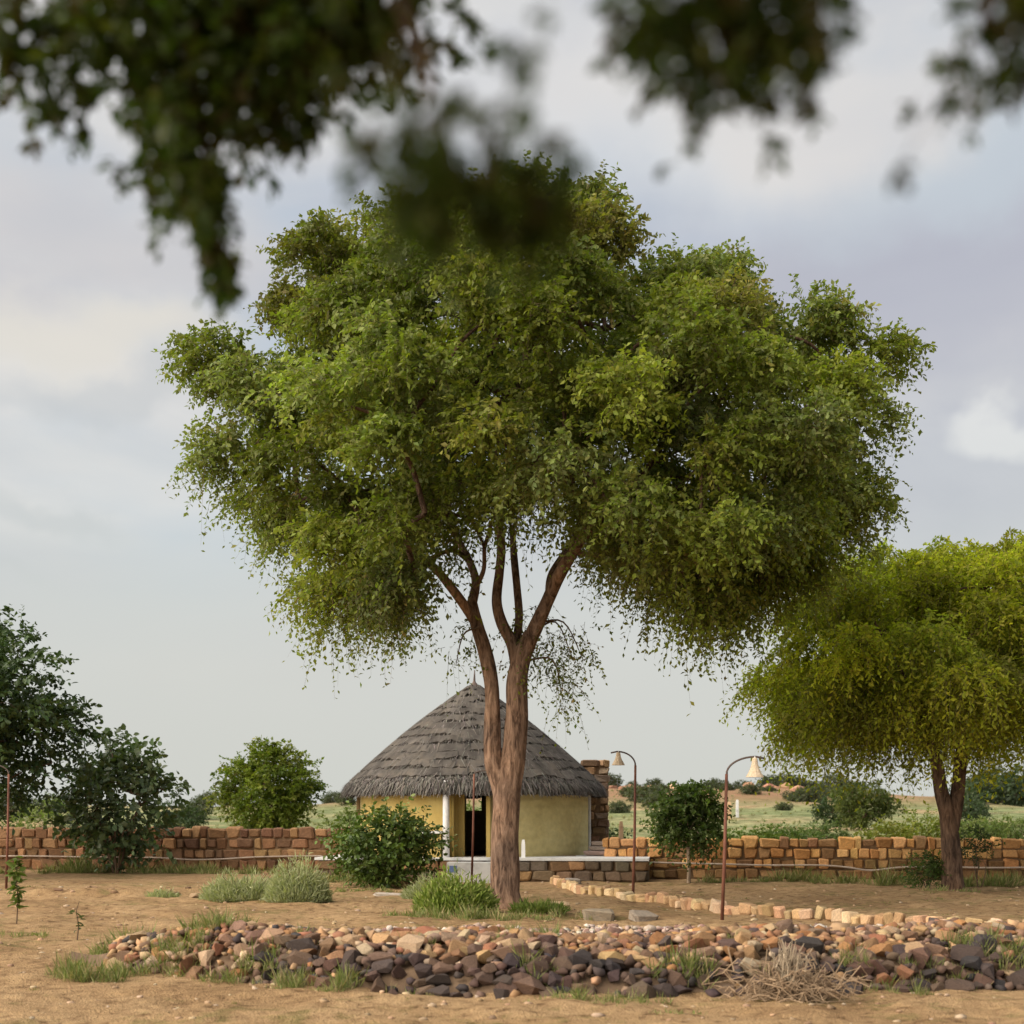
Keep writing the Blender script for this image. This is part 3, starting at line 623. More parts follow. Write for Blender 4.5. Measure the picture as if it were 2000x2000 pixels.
    C = lobes(C0, 9, .60); LI = np.repeat(np.arange(len(C0)), 9)
    bx = [p_[0] for p_ in bot]; by = [p_[1] for p_ in bot]; pxs = 1000 + C[:, 0] * FPX / C[:, 1]; pys = HOR - (C[:, 2] - CH) * FPX / C[:, 1]
    hang = .8 * np.clip(1 - (np.interp(pxs, bx, by) - pys) / 200, 0, 1)
    keep = ~((pys > 1030) & (pxs > 800) & (pxs < 1150))
    C = C[keep]; hang = hang[keep]; LI = LI[keep]
    br = Buf(); nodes = [np.array(q(*a)) + B for a in ((765, 1060, -1.0), (700, 1010, -1.5), (870, 980, 1.3), (946, 1070, 0), (968, 960, .8), (1000, 1000, 1.2), (1160, 1040, -1.1), (1230, 980, -1.6), (1130, 1020, 1.1), (1330, 1060, -1.3), (915, 1085, .6), (978, 1050, .5))]
    cc = np.array(P(1040, 900, Y)); limbs_to(br, [n - B for n in nodes], C0 * .9 + cc * .1 - B, base_pt=q(1000, 1060), k=.0040)
    br.build('branches', M['bark_dark'], root, True)
    LV = Leaves(); tw = []; cc = np.array(P(1040, 900, Y))
    gaps = rng.random(len(C)) > .07
    fill_clumps(LV, tw, C[gaps], .38, 21, 13, .100, .55, PAL_MAIN, W_MAIN, cc, hang=hang[gaps], droop=(.2, .6), length=(.7, 1.4), lobe=LI[gaps])
    # feathery longer sprays that grow out of the outer lobes
    edge = np.flatnonzero((np.abs(pxs[keep] - 1065) > 420) | (pys[keep] < 620)); S = 700; k = rng.choice(edge, S); st = C[k]; dv = nrm(nrm(st - cc) + rng.normal(0, .45, (S, 3)) + np.array([0, 0, .2]))
    sprays(LV, tw, st, dv, rng.uniform(.45, .85, S), rng.uniform(.2, .7, S), 15, .082, .5, colors_for(S, PAL_MAIN, W_MAIN) * .9)
    low = np.flatnonzero(hang > .25); S = 900; k = rng.choice(low, S)
    sprays(LV, tw, C[k], nrm(rng.normal(0, .55, (S, 3)) + np.array([0, 0, -.35])), rng.uniform(.5, .95, S), rng.uniform(.3, .9, S), 15, .085, .45, colors_for(S, PAL_MAIN, W_MAIN) * .88)
    # shoots low on the trunk
    sh = np.array([P(a, c, Y) for a, c in ((1085, 1235), (1110, 1270), (1130, 1230), (1095, 1310), (1120, 1340), (1075, 1290), (1140, 1290), (1100, 1370), (1060, 1330), (905, 1235), (900, 1270), (1035, 1225), (1045, 1260), (1025, 1290), (1040, 1200))]); per = 13; idx = np.repeat(np.arange(len(sh)), per); S = len(idx)
    sprays(LV, tw, sh[idx] + rng.normal(0, .13, (S, 3)), nrm(rng.normal(0, .7, (S, 3)) + np.array([.1, 0, -.2])), rng.uniform(.25, .6, S), rng.uniform(.3, 1, S), 8, .075, .55, colors_for(S, PAL_MAIN, W_MAIN) * .9)
    for a, m_, e in (((1030, 1245), (1085, 1215), (1120, 1290)), ((1025, 1290), (1080, 1290), (1100, 1370)), ((1040, 1220), (1100, 1215), (1140, 1290)), ((935, 1225), (905, 1240), (890, 1300))):
        p, r = spline([q(*a), q(*m_), q(*e)], [.022, .014, .006], 5); br2 = Buf(); br2.tube(p, r, 6); br2.build('shoot', M['twig'], root)
    LV.build('crown', M['leaf'], root); twig_mesh(tw, 'twigs', M['twig'], root)
main_tree()

def right_tree():
    Y = gy(1738); x = (1862 - 1000) / FPX * Y; root = thing('tree', (x, Y, Hf(x, Y) - .02), 'bright yellow green tree with forked trunk in front of the golden wall', 'tree'); B = np.array(root.location)
    q = lambda px, py, dy=0: np.array(P(px, py, Y)) + np.array([0, dy, 0]) - B; b = Buf()
    def stem(pts, rad, seg=16): p, r = spline(pts, rad, 6); b.tube(p, r, seg, True, .1)
    stem([q(1862, 1748), q(1861, 1735), q(1860, 1690), q(1857, 1640), q(1850, 1590), q(1838, 1545), q(1830, 1490), q(1815, 1440), q(1780, 1380, -.4)], [.27, .24, .205, .195, .17, .14, .125, .11, .07])
    stem([q(1860, 1620, .02), q(1868, 1570, .05), q(1875, 1530, .1), q(1880, 1480, .1), q(1895, 1420, .3), q(1930, 1350, .6)], [.15, .15, .14, .13, .12, .08])
    stem([q(1842, 1560, .1), q(1852, 1500, .5), q(1850, 1440, .9)], [.08, .07, .05], 10)
    stem([q(1890, 1440, .2), q(1960, 1390, -.4), q(2050, 1340, -.8)], [.08, .07, .05], 10)
    b.build('trunk', M['bark_dark'], root, True)
    top = [(1450, 1310), (1480, 1215), (1520, 1150), (1600, 1085), (1680, 1045), (1750, 1065), (1830, 1045), (1900, 1050), (1960, 1032), (2050, 1040), (2130, 1080), (2200, 1160), (2270, 1300)]
    bot = [(1450, 1340), (1490, 1430), (1540, 1485), (1600, 1490), (1690, 1475), (1760, 1470), (1850, 1500), (1950, 1490), (2050, 1495), (2150, 1460), (2220, 1400), (2270, 1330)]
    C0 = clump_points(top, bot, Y, 3.7, 1860, 400, 0, .95, 7000, inset=58, inset_b=62, squeeze=.145); C0 = C0[rng.random(len(C0)) > .04]; C = lobes(C0, 8, .55); LI = np.repeat(np.arange(len(C0)), 8); cc = np.array(P(1860, 1320, Y)); br = Buf()
    limbs_to(br, [q(1780, 1380, -.4), q(1930, 1350, .6), q(1850, 1440, .9), q(2050, 1340, -.8), q(1815, 1440)], C0 * .9 + cc * .1 - B, base_pt=q(1860, 1440), k=.0036); br.build('branches', M['bark_dark'], root, True)
    pal = [(.41, .415, .034), (.34, .365, .04), (.25, .29, .042), (.46, .45, .05), (.38, .31, .08), (.30, .33, .085)]; wt = [.24, .24, .17, .17, .06, .12]
    by = np.interp(1000 + C[:, 0] * FPX / C[:, 1], [p[0] for p in bot], [p[1] for p in bot]); hang = np.clip(1 - (by - (HOR - (C[:, 2] - CH) * FPX / C[:, 1])) / 200, .25, .9)
    LV = Leaves(); tw = []; cc = np.array(P(1860, 1320, Y)); g = rng.random(len(C)) > .05
    fill_clumps(LV, tw, C[g], .43, 18, 13, .115, .44, pal, wt, cc, hang=hang[g], droop=(.35, .9), length=(.7, 1.4), lobe=LI[g])
    low = np.flatnonzero(hang > .3); S = 700; k = rng.choice(low, S)
    sprays(LV, tw, C[k], nrm(rng.normal(0, .55, (S, 3)) + np.array([0, 0, -.35])), rng.uniform(.45, .8, S), rng.uniform(.3, .9, S), 13, .09, .42, colors_for(S, pal, wt))
    LV.build('crown', M['leaf_thin'], root); twig_mesh(tw, 'twigs', M['twig'], root)
right_tree()

def bush(name, label, cat, base, rx, ry, h, nclump, crad, per, nleaf, lsize, lw, pal, stems=5, z0=.1, droop=(.1, .5), broad=False, mat='leaf', bark='twig', trunk=None, group=None, shape=.5, stem_r=.02, length=(.6, 1.15)):
    """shrub or small tree: base point, half widths, height"""
    root = thing(name, base, label, cat, group); B = np.array(base); C = []
    for _ in range(nclump * 30):
        if len(C) >= nclump: break
        u = rng.uniform(-1, 1, 3); r2 = u[0]**2 + u[1]**2 + u[2]**2
        if r2 > 1 or r2 < .12: continue
        zf = z0 + (1 - z0) * (u[2] * .5 + .5); wd = 1 if zf > shape else .75 + .25 * zf / max(shape, .01)
        p = np.array([u[0] * (rx - crad * .6) * wd, u[1] * (ry - crad * .6) * wd, crad * .5 + zf * (h - crad)])
        if all(np.linalg.norm(p - c) > crad * .62 for c in C): C.append(p)
    C = np.array(C); b = Buf(); nodes = []
    if trunk:
        p, r = spline([np.array(t_) for t_ in trunk[0]], trunk[1], 5); b.tube(p, r, 10, True, .06); nodes = [p[-1], p[-4]]
    else:
        for i in range(stems):
            a = 2 * math.pi * i / stems + random.uniform(-.4, .4); e = np.array([math.cos(a) * rx * .35, math.sin(a) * ry * .35, h * random.uniform(.3, .5)])
            p, r = spline([np.array([0, 0, -.05]) + e * np.array([.12, .12, 0]), e * .5 + rng.normal(0, .03, 3), e], [stem_r, stem_r * .8, stem_r * .6], 3); b.tube(p, r, 7, True); nodes.append(e)
    limbs_to(b, nodes, C, base_pt=(0, 0, h * .2), r_tip=stem_r * .25, k=stem_r * .06, seg=5); b.build('trunk' if trunk else 'stems', M[bark], root, True)
    LV = Leaves(); tw = []; fill_clumps(LV, tw, C + B, crad, per, nleaf, lsize, lw, pal, None, B + np.array([0, 0, h * .45]), droop=droop, length=length)
    LV.build('crown' if trunk else 'foliage', M[mat], root, broad)
    return root
def gpt(px, py): Y = gy(py); x = (px - 1000) / FPX * Y; return (x, Y, Hf(x, Y) - .02)
def at(px, Y): x = (px - 1000) / FPX * Y; return (x, Y, Hf(x, Y) - .02)
DK = [(.035, .06, .022), (.05, .075, .025), (.045, .065, .035)]
# dark broad-leaved tree cut by the left border
bb = at(-70, 36.0)
bush('tree', 'dark broad leaved tree standing beside the wall, left of the grey green milkweed shrub', 'tree', bb, 3.05, 2.6, 6.75, 95, .8, 22, 12, .16, .55, [(.04, .07, .022), (.055, .09, .026), (.065, .10, .035)], trunk=([(0, 0, -.1), (.1, 0, 1.0), (.0, .1, 1.8), (.1, 0, 2.5)], [.16, .13, .11, .09]), z0=.22, broad=True, mat='leaf_waxy', bark='bark_dark')
# grey green large-leaved shrub by the left wall
bush('milkweed_shrub', 'grey green shrub with large round leaves against the reddish brown wall', 'shrub', at(228, 38.6), 1.62, 1.2, 3.7, 54, .50, 10, 7, .19, .72, [(.085, .125, .05), (.11, .15, .07), (.07, .105, .04), (.13, .165, .085)], 7, .05, (-.1, .3), True, 'leaf_waxy', stem_r=.035, length=(.6, 1.5))
# bush in front of the hut
bush('leafy_bush', 'dense dark green bush in front of the yellow hut wall', 'bush', at(752, 31.6), 1.18, 1.0, 1.78, 52, .38, 14, 9, .115, .6, [(.075, .115, .022), (.095, .145, .026), (.055, .09, .022), (.125, .165, .035)], 7, .03, (0, .4), True, 'leaf_waxy', stem_r=.022, length=(.6, 1.6))
# round tree behind the left wall
bush('tree', 'round dense green tree behind the reddish brown wall', 'tree', at(523, 50), 1.9, 1.8, 4.15, 80, .6, 22, 11, .14, .6, [(.12, .16, .022), (.16, .19, .026), (.09, .125, .024), (.19, .20, .04)], trunk=([(0, 0, -.1), (.05, 0, .5), (0, 0, 1.1)], [.14, .12, .10]), z0=.10, bark='bark_dark', length=(.4, .75))
# small tree with pale thin trunk in front of the right wall
bush('young_tree', 'young dark green tree with thin pale trunk in front of the golden wall', 'tree', at(1345, 33.3), .80, .75, 2.42, 40, .33, 17, 10, .115, .6, [(.075, .115, .03), (.095, .14, .04), (.06, .09, .028), (.115, .155, .055)], trunk=([(0, 0, -.05), (.01, 0, .4), (-.01, 0, .8), (.02, 0, 1.25)], [.05, .042, .04, .03]), z0=.30, droop=(.1, .7), bark='pale_bark', length=(.5, 1.5))
# plants at the foot of the right tree
bush('bush', 'low green bush at the foot of the bright yellow green tree', 'bush', at(1812, 30.6), .52, .5, .80, 18, .24, 14, 9, .07, .5, [(.06, .095, .025), (.08, .115, .03), (.07, .09, .03)], 5, .03, stem_r=.012)
bush('sapling', 'dark sapling with fern like leaves beside the bright yellow green tree', 'sapling', at(1912, 31.2), .42, .35, 1.42, 9, .27, 9, 9, .085, .4, [(.035, .055, .025), (.05, .075, .03)], 3, .35, stem_r=.014)
# sage bushes
SAGE = [(.33, .35, .19), (.38, .40, .23), (.28, .31, .16), (.42, .42, .25)]
def tuft(name, label, cat, base, rx, ry, h, n, blade, pal, lean=.6, kind=None, group=None, mat='grass', w=.012, dome=True):
    root = thing(name, base, label, cat, group); B = np.array(base); a = rng.uniform(0, 2 * np.pi, n); r = np.sqrt(rng.random(n)); ox = np.cos(a) * r; oy = np.sin(a) * r
    hh = h * (np.sqrt(np.maximum(.03, 1 - r**2 * .9)) if dome else 1) * rng.uniform(.35, 1.0, n) * (.35 + 1.25 * fbm(ox * 2.3 + base[0] * 3, oy * 2.3 + 7, 3)); LV = Leaves()
    p = np.stack([ox * rx, oy * ry, hh * rng.uniform(.0, .8, n)], 1); d = np.stack([ox * lean, oy * lean, np.full(n, .9)], 1) + rng.normal(0, .5, (n, 3)); l = blade * rng.uniform(.5, 1.25, n)
    LV.add(p + B, d, rng.normal(0, 1, (n, 3)) + np.array([0, 0, .3]), l, np.full(n, w) * rng.uniform(.7, 1.4, n), colors_for(n, pal) * rng.uniform(.8, 1.2, (n, 1)))
    LV.build('foliage', M[mat], root); b = Buf()
    for i in range(9):
        an = i * .7; e = np.array([math.cos(an) * rx * .6, math.sin(an) * ry * .6, h * .6]); b.tube([(e[0] * .15, e[1] * .15, -.03), tuple(e * .6), tuple(e)], [.010, .007, .004], 5)
    b.build('stems', M['twig'], root); return root
tuft('sage_bush', 'pale sage bush, taller of the pair left of the dark green bush', 'bush', gpt(582, 1762), .56, .45, 1.12, 6500, .15, SAGE, w=.016)
tuft('sage_bush', 'pale sage bush, wider and lower of the pair left of the dark green bush', 'bush', gpt(480, 1758), .80, .45, .88, 6500, .14, SAGE, w=.016)
tuft('sage_bush', 'small sparse sage tuft beside the pair of pale sage bushes', 'bush', gpt(318, 1756), .28, .22, .28, 700, .11, SAGE, w=.014)
tuft('sage_bush', 'pale sage bush beside the leafy green herb at the foot of the forked trunk', 'bush', gpt(850, 1755), .60, .4, .72, 4200, .14, SAGE, w=.015)
tuft('herb_clump', 'bright green leafy herb clump at the foot of the forked trunk', 'herb', (-.90, 22.9, Hf(-.9, 22.9)), .64, .5, 1.02, 6000, .12, [(.19, .25, .05), (.24, .29, .07), (.15, .21, .045), (.28, .30, .10)], w=.030)
tuft('herb_clump', 'low green herb clump right of the forked trunk', 'herb', (.42, 22.6, Hf(.42, 22.6)), .42, .35, .26, 1500, .14, [(.10, .14, .03), (.14, .17, .04)], w=.016)
def seedling(label, base, h, lsz, n, pal):
    root = thing('seedling', base, label, 'seedling'); B = np.array(base); b = Buf(); p, r = spline([(0, 0, -.03), (.02, 0, h * .4), (-.01, .02, h * .75), (.03, 0, h)], [.010, .008, .006, .004], 4); b.tube(p, r, 6); b.build('stem', M['twig'], root)
    LV = Leaves(); t = rng.uniform(.25, 1, n); pp = np.stack([.02 * np.sin(6 * t), 0 * t, h * t], 1) + rng.normal(0, .02, (n, 3)); d = rng.normal(0, 1, (n, 3)) * np.array([1, 1, .4]) + np.array([0, 0, -.1])
    LV.add(pp + B, d, np.array([0, 0, 1.0]) + rng.normal(0, .4, (n, 3)), lsz * rng.uniform(.6, 1.2, n), lsz * .45 * rng.uniform(.7, 1.2, n), colors_for(n, pal)); LV.build('foliage', M['leaf'], root, True)
seedling('leafy green seedling beside the lamp post near the dark tree', gpt(32, 1806), .98, .15, 90, [(.12, .165, .04), (.16, .19, .06), (.09, .13, .03)])
seedling('thin dark seedling on bare sand left of the stone heap', gpt(150, 1838), .50, .09, 16, [(.05, .07, .025), (.08, .10, .03)])

# greenery behind the walls
LT = [(.13, .165, .05), (.17, .20, .065), (.10, .14, .04)]
BEH = [(60, 48, 2.6, 2.4, LT, 'light green shrub behind the reddish wall, under the dark tree'), (345, 62, 1.2, 1.9, DK, 'small dark bush beyond the reddish wall beside the round tree'),
       (705, 47, 1.3, 1.85, LT, 'light green shrub beyond the wall at the left edge of the hut'), (1178, 44, .8, 1.25, DK, 'dark low shrub beyond the golden wall next to the pale stone post'), (930, 47, 2.2, 2.15, LT, 'green shrub seen through the hut window'),
       (1465, 46, 1.7, 1.25, [(.085, .13, .03), (.11, .15, .035)], 'green shrub just behind the golden wall beside the lamp post'), (1545, 47, 1.1, 1.1, [(.085, .13, .035), (.10, .14, .04)], 'smaller green shrub just behind the golden wall'),
       (1605, 52, 1.2, 1.15, [(.09, .125, .04), (.12, .15, .05)], 'grey green shrub just behind the golden wall'), (1735, 45, 1.1, 1.35, [(.19, .20, .035), (.15, .175, .03)], 'yellow green shrub behind the golden wall left of the forked trunk'), (1800, 47, 1.2, 1.9, [(.17, .185, .03), (.13, .16, .03)], 'taller yellow green shrub behind the golden wall touching the forked trunk'),
       (1905, 56, 1.1, 1.3, LT, 'light green shrub behind the golden wall right of the forked trunk'), (1970, 60, 1.6, 1.2, LT, 'wide light green shrub behind the golden wall beyond the sapling')]
for px, Y, rx, h, pal, lab in BEH:
    b_ = at(px, Y); bush('shrub', lab, 'shrub', b_, rx, rx * .8, h, int(14 + rx * 9), .42, 12, 9, .13, .5, pal, 4, .03, stem_r=.02)
bush('round_tree', 'big round olive tree standing out on the field left of the forked trunk', 'tree', at(1688, 78), 2.1, 2.0, 2.75, 58, .6, 15, 9, .17, .55, [(.085, .105, .03), (.11, .125, .035), (.07, .09, .03)], trunk=([(0, 0, -.1), (0, 0, .4), (.05, 0, .9)], [.16, .14, .1]), z0=.03, bark='bark_dark', length=(.4, .75))
bush('round_tree', 'darker bush tucked behind the big round olive tree', 'tree', at(1640, 88), 1.6, 1.4, 2.1, 34, .55, 13, 8, .18, .55, DK, 5, .03, stem_r=.03)
# far trees and hill shrubs: a few shapes, copied
def far_shape(seed, pal, r, h, n=30):
    o = bush('far_shrub', 'x', 'shrub', (0, 0, 0), r, r, h, n, r * .38, 9, 7, r * .16, .6, pal, 4, .03, stem_r=.04); kids = list(o.children); return o, kids
def place_copies(src, spots, label, cat, group, name):
    o, kids = src
    for i, (x, y, s) in enumerate(spots):
        if i == 0: t_, ks = o, kids
        else:
            t_ = o.copy(); COL.objects.link(t_); ks = []
            for k in kids: c = k.copy(); COL.objects.link(c); c.parent = t_
        t_.name = name; t_.location = (x, y, Hf(x, y) - .1 * s); t_.scale = (s * random.uniform(.9, 1.3), s, s * random.uniform(.8, 1.1)); t_.rotation_euler = (0, 0, random.uniform(0, 6.28)); tag(t_, label, cat, group)
def hp(px, Y): return (px - 1000) / FPX * Y
HILLD = [(.07, .085, .045), (.09, .10, .055), (.06, .075, .04)]
crest = [(hp(px, Y), Y, s) for px, Y, s in ((1165, 205, 1.5), (1195, 212, 1.8), (1235, 200, .9), (1278, 205, 1.2), (1330, 208, 1.1), (1385, 204, 1.5), (1402, 207, 1.6), (1452, 206, 1.5), (1505, 207, 1.9), (1532, 204, 2.0), (1548, 208, 1.6), (1572, 206, 1.7), (1598, 205, 1.5), (1630, 207, 2.0), (1650, 204, 1.4), (1678, 206, 1.2))]
place_copies(far_shape(1, HILLD, 1.0, 1.4), crest, 'dark shrub on the crest of the far hill', 'shrub', 'shrubs along the hill crest', 'hill_shrub')
slope = [(hp(px, Y), Y, s) for px, Y, s in ((1232, 168, 1.4), (1262, 150, 1.7), (1285, 140, 1.5), (1465, 165, 1.2), (1560, 160, 1.6), (1582, 158, 1.8), (1612, 165, 1.4), (1210, 130, 1.0), (1530, 130, .8), (1290, 175, 1.1), (1420, 172, .9), (1500, 180, 1.0), (1655, 170, 1.3))]
place_copies(far_shape(2, HILLD, 1.0, 1.0), slope, 'low dark shrub dotted on the grassy slope of the far hill', 'shrub', 'shrubs on the hill slope', 'hill_shrub')
rt = [(hp(px, Y), Y, s) for px, Y, s in ((1888, 125, 1.25), (1905, 150, 1.6), (1925, 165, 1.7), (1948, 160, 1.9), (1968, 170, 1.7), (1992, 150, 1.9), (2020, 160, 2.0), (2060, 170, 2.0), (2110, 165, 2.0), (1895, 105, .9))]
place_copies(far_shape(3, [(.05, .075, .04), (.065, .09, .05), (.075, .10, .05)], 1.5, 2.1, 34), rt, 'dark tree in the far row beyond the field', 'tree', 'far row of dark trees', 'far_tree')
lt_ = [(hp(px, Y), Y, s) for px, Y, s in ((388, 120, 1.3), (405, 190, 1.5), (372, 95, 1.0), (650, 190, 1.5), (675, 170, 1.3), (-60, 120, 2.2), (20, 110, 1.8), (100, 130, 1.8), (440, 200, 1.2))]
place_copies(far_shape(4, HILLD, 1.0, 1.5), lt_, 'small dark bush on the sandy rise beyond the reddish wall', 'shrub', 'bushes on the sandy rise', 'far_bush')
# red rocks on the crest
ROCKP = [(.36, .20, .13), (.30, .165, .11), (.40, .25, .17)]
for i in range(46):
    px = random.choice([random.uniform(1190, 1340), random.uniform(1390, 1640)]); Y = random.uniform(190, 210); x = hp(px, Y); s = random.uniform(.35, 1.1)
    o = link_mesh('hill_rock', random.choice(STONES)); o.location = (x, Y, Hf(x, Y) + s * .1); o.scale = (s * 1.3, s, s * .7); o.rotation_euler = (0, 0, random.uniform(0, 6)); o.color = (*jitc(random.choice(ROCKP)), 1); tag(o, 'reddish rock on the crest of the far hill', 'rock', 'red rocks on the hill crest')
def post(name, px, py0, py1, Y, w, mat, label):
    x = hp(px, Y); z0 = Hf(x, Y) - .1; z1 = P(px, py0, Y).z; o = Buf(); o.add([(sx * w * k, sy * w * k, z) for z, k in ((0, 1.1), ((z1 - z0) * .9, .9), (z1 - z0, .6)) for sx, sy in ((-.5, -.5), (.5, -.5), (.5, .5), (-.5, .5))], [(0, 1, 5, 4), (1, 2, 6, 5), (2, 3, 7, 6), (3, 0, 4, 7), (4, 5, 9, 8), (5, 6, 10, 9), (6, 7, 11, 10), (7, 4, 8, 11), (8, 9, 10, 11), (3, 2, 1, 0)])
    q = o.build(name, mat); q.location = (x, Y, z0); tag(q, label, 'post')
M['sandstone'] = simple('sandstone', [(.3, (.40, .25, .14)), (.7, (.56, .38, .23))], 5)
post('stone_post', 1213, 1604, 0, 41, .13, M['sandstone'], 'short pale orange stone post behind the golden wall near the hut')
post('field_post', 1440, 1562, 0, 120, .22, M['cement'], 'white post on the grassy slope of the far hill')
post('field_post', 1424, 1566, 0, 118, .3, M['sandstone'], 'thicker buff post beside the white post on the hill slope')
post('white_peg', 1022, 1640, 0, 34.6, .10, M['white'], 'small white peg on the terrace right of the forked trunk')

# ------------------------------------------------------------------ stone edging, slabs, loose blocks
PALE = [(.50, .335, .185), (.54, .37, .21), (.43, .28, .15), (.58, .42, .27), (.47, .29, .17)]
def edging():
    root = thing('stone_edging', (1.0, 31, 0), 'curving row of pale sandstone blocks edging the sand path', 'kerb')
    ctrl = [(1085, 1727), (1110, 1737), (1160, 1748), (1230, 1758), (1320, 1769), (1400, 1780), (1500, 1790), (1600, 1797), (1720, 1804), (1880, 1812), (2080, 1818)]
    pts = [np.array([(a - 1000) / FPX * gy(b), gy(b), 0]) for a, b in ctrl]; p, _ = spline(pts, [0] * len(pts), 12); p = np.array(p)
    seg = np.linalg.norm(np.diff(p, axis=0), axis=1); s = np.concatenate([[0], np.cumsum(seg)]); t = 0
    while t < s[-1]:
        w = random.uniform(.13, .25); a = np.array([np.interp(t + w / 2, s, p[:, k]) for k in range(3)]); b2 = np.array([np.interp(t + w, s, p[:, k]) for k in range(3)]); d = b2 - a; h = random.uniform(.13, .22)
        put_block(root, 'block', Vector((a[0] - 1.0 + random.uniform(-.04, .04), a[1] - 31 + random.uniform(-.04, .04), Hf(a[0], a[1]) + h * .40)), (w * .96, random.uniform(.12, .22), h), jitc(random.choice(PALE), .22), (random.uniform(-.22, .22), random.uniform(-.22, .22), math.atan2(d[1], d[0]) + random.uniform(-.3, .3))); t += w
edging()
def slab(label, px, py, w, d, h, color, rz=0, name='stone_slab', rx=.03):
    Y = gy(py); x = (px - 1000) / FPX * Y; o = put_block(None, name, (x, Y, Hf(x, Y) + h * .42), (w, d, h), color, (rx, .04, rz)); tag(o, label, 'stone')
slab('pale flat slab of stone next to the forked trunk', 1085, 1782, .52, .4, .16, (.46, .33, .2), .1)
slab('grey brown slab between the forked trunk and the stone edging', 1168, 1792, .46, .4, .17, (.27, .22, .16), -.15)
slab('darker tilted slab below the stone edging', 1255, 1800, .36, .34, .15, (.24, .20, .16), .3, rx=.16)
slab('grey stone lying on sand before the terrace', 1118, 1727, .34, .3, .13, (.30, .26, .22), .2)
slab('small pale stone slab lying on sand left of the tree', 765, 1748, .72, .3, .07, (.46, .40, .34), 0)
slab('orange sandstone block under the dark green bush', 770, 1722, .30, .26, .30, (.48, .27, .12), .3, 'sandstone_block')
slab('second orange sandstone block under the dark green bush', 790, 1731, .26, .22, .2, (.50, .30, .15), -.3, 'sandstone_block')
slab('pale stone at the left end of the sage bushes', 412, 1752, .26, .2, .14, (.46, .39, .3), .2)
for i in range(26):
    px = random.uniform(-20, 470); py = 1747 + random.uniform(-4, 6); Y = gy(py); x = (px - 1000) / FPX * Y; s = random.uniform(.04, .10)
    o = link_mesh('ridge_stone', random.choice(STONES)); o.location = (x, Y, Hf(x, Y) + s * .2); o.scale = (s * 1.8, s, s * .8); o.rotation_euler = (0, 0, random.uniform(-.5, .5)); o.color = (*jitc(random.choice([(.2, .13, .08), (.28, .19, .11), (.34, .24, .14)])), 1); tag(o, 'stone in the low earth ridge before the reddish wall', 'stone', 'stones along the low earth ridge')

# ------------------------------------------------------------------ stone heap in the foreground
HXF = [-4.6, -3.6, -1.4, -.2, 1.35, 3.2, 4.75, 6.2, 7.6]; HYF = [15.2, 14.3, 13.0, 12.65, 12.7, 12.95, 13.3, 14.2, 16.0]
HXB = [-4.6, -4.0, -2.6, 0, 2.4, 4.6, 6.2, 7.6]; HYB = [15.6, 17.0, 18.0, 18.4, 18.6, 18.6, 17.8, 16.1]
PS = [0, .03, .09, .17, .26, .42, .68, .84, .94, 1.0]; PZ = [0, .17, .33, .42, .40, .15, .09, .19, .15, 0]
def heap_s(x, y): yf = np.interp(x, HXF, HYF); yb = np.interp(x, HXB, HYB); return (y - yf) / np.maximum(yb - yf, .3)
def heap_z(x, y):
    s = heap_s(x, y); e = sm(-4.6, -3.2, x) * (1 - sm(6.3, 7.6, x)); z = np.interp(s, PS, PZ, left=0, right=0) * (.35 + .65 * e)
    z = z * (.82 + .5 * (fbm(np.asarray(x) * .9 + 3, np.asarray(y) * .9, 3) - .2)) + .10 * np.exp(-((np.asarray(x) - 4.3) / 1.3) ** 2) * np.interp(s, [.1, .3, .6], [0, 1, 0])
    return z
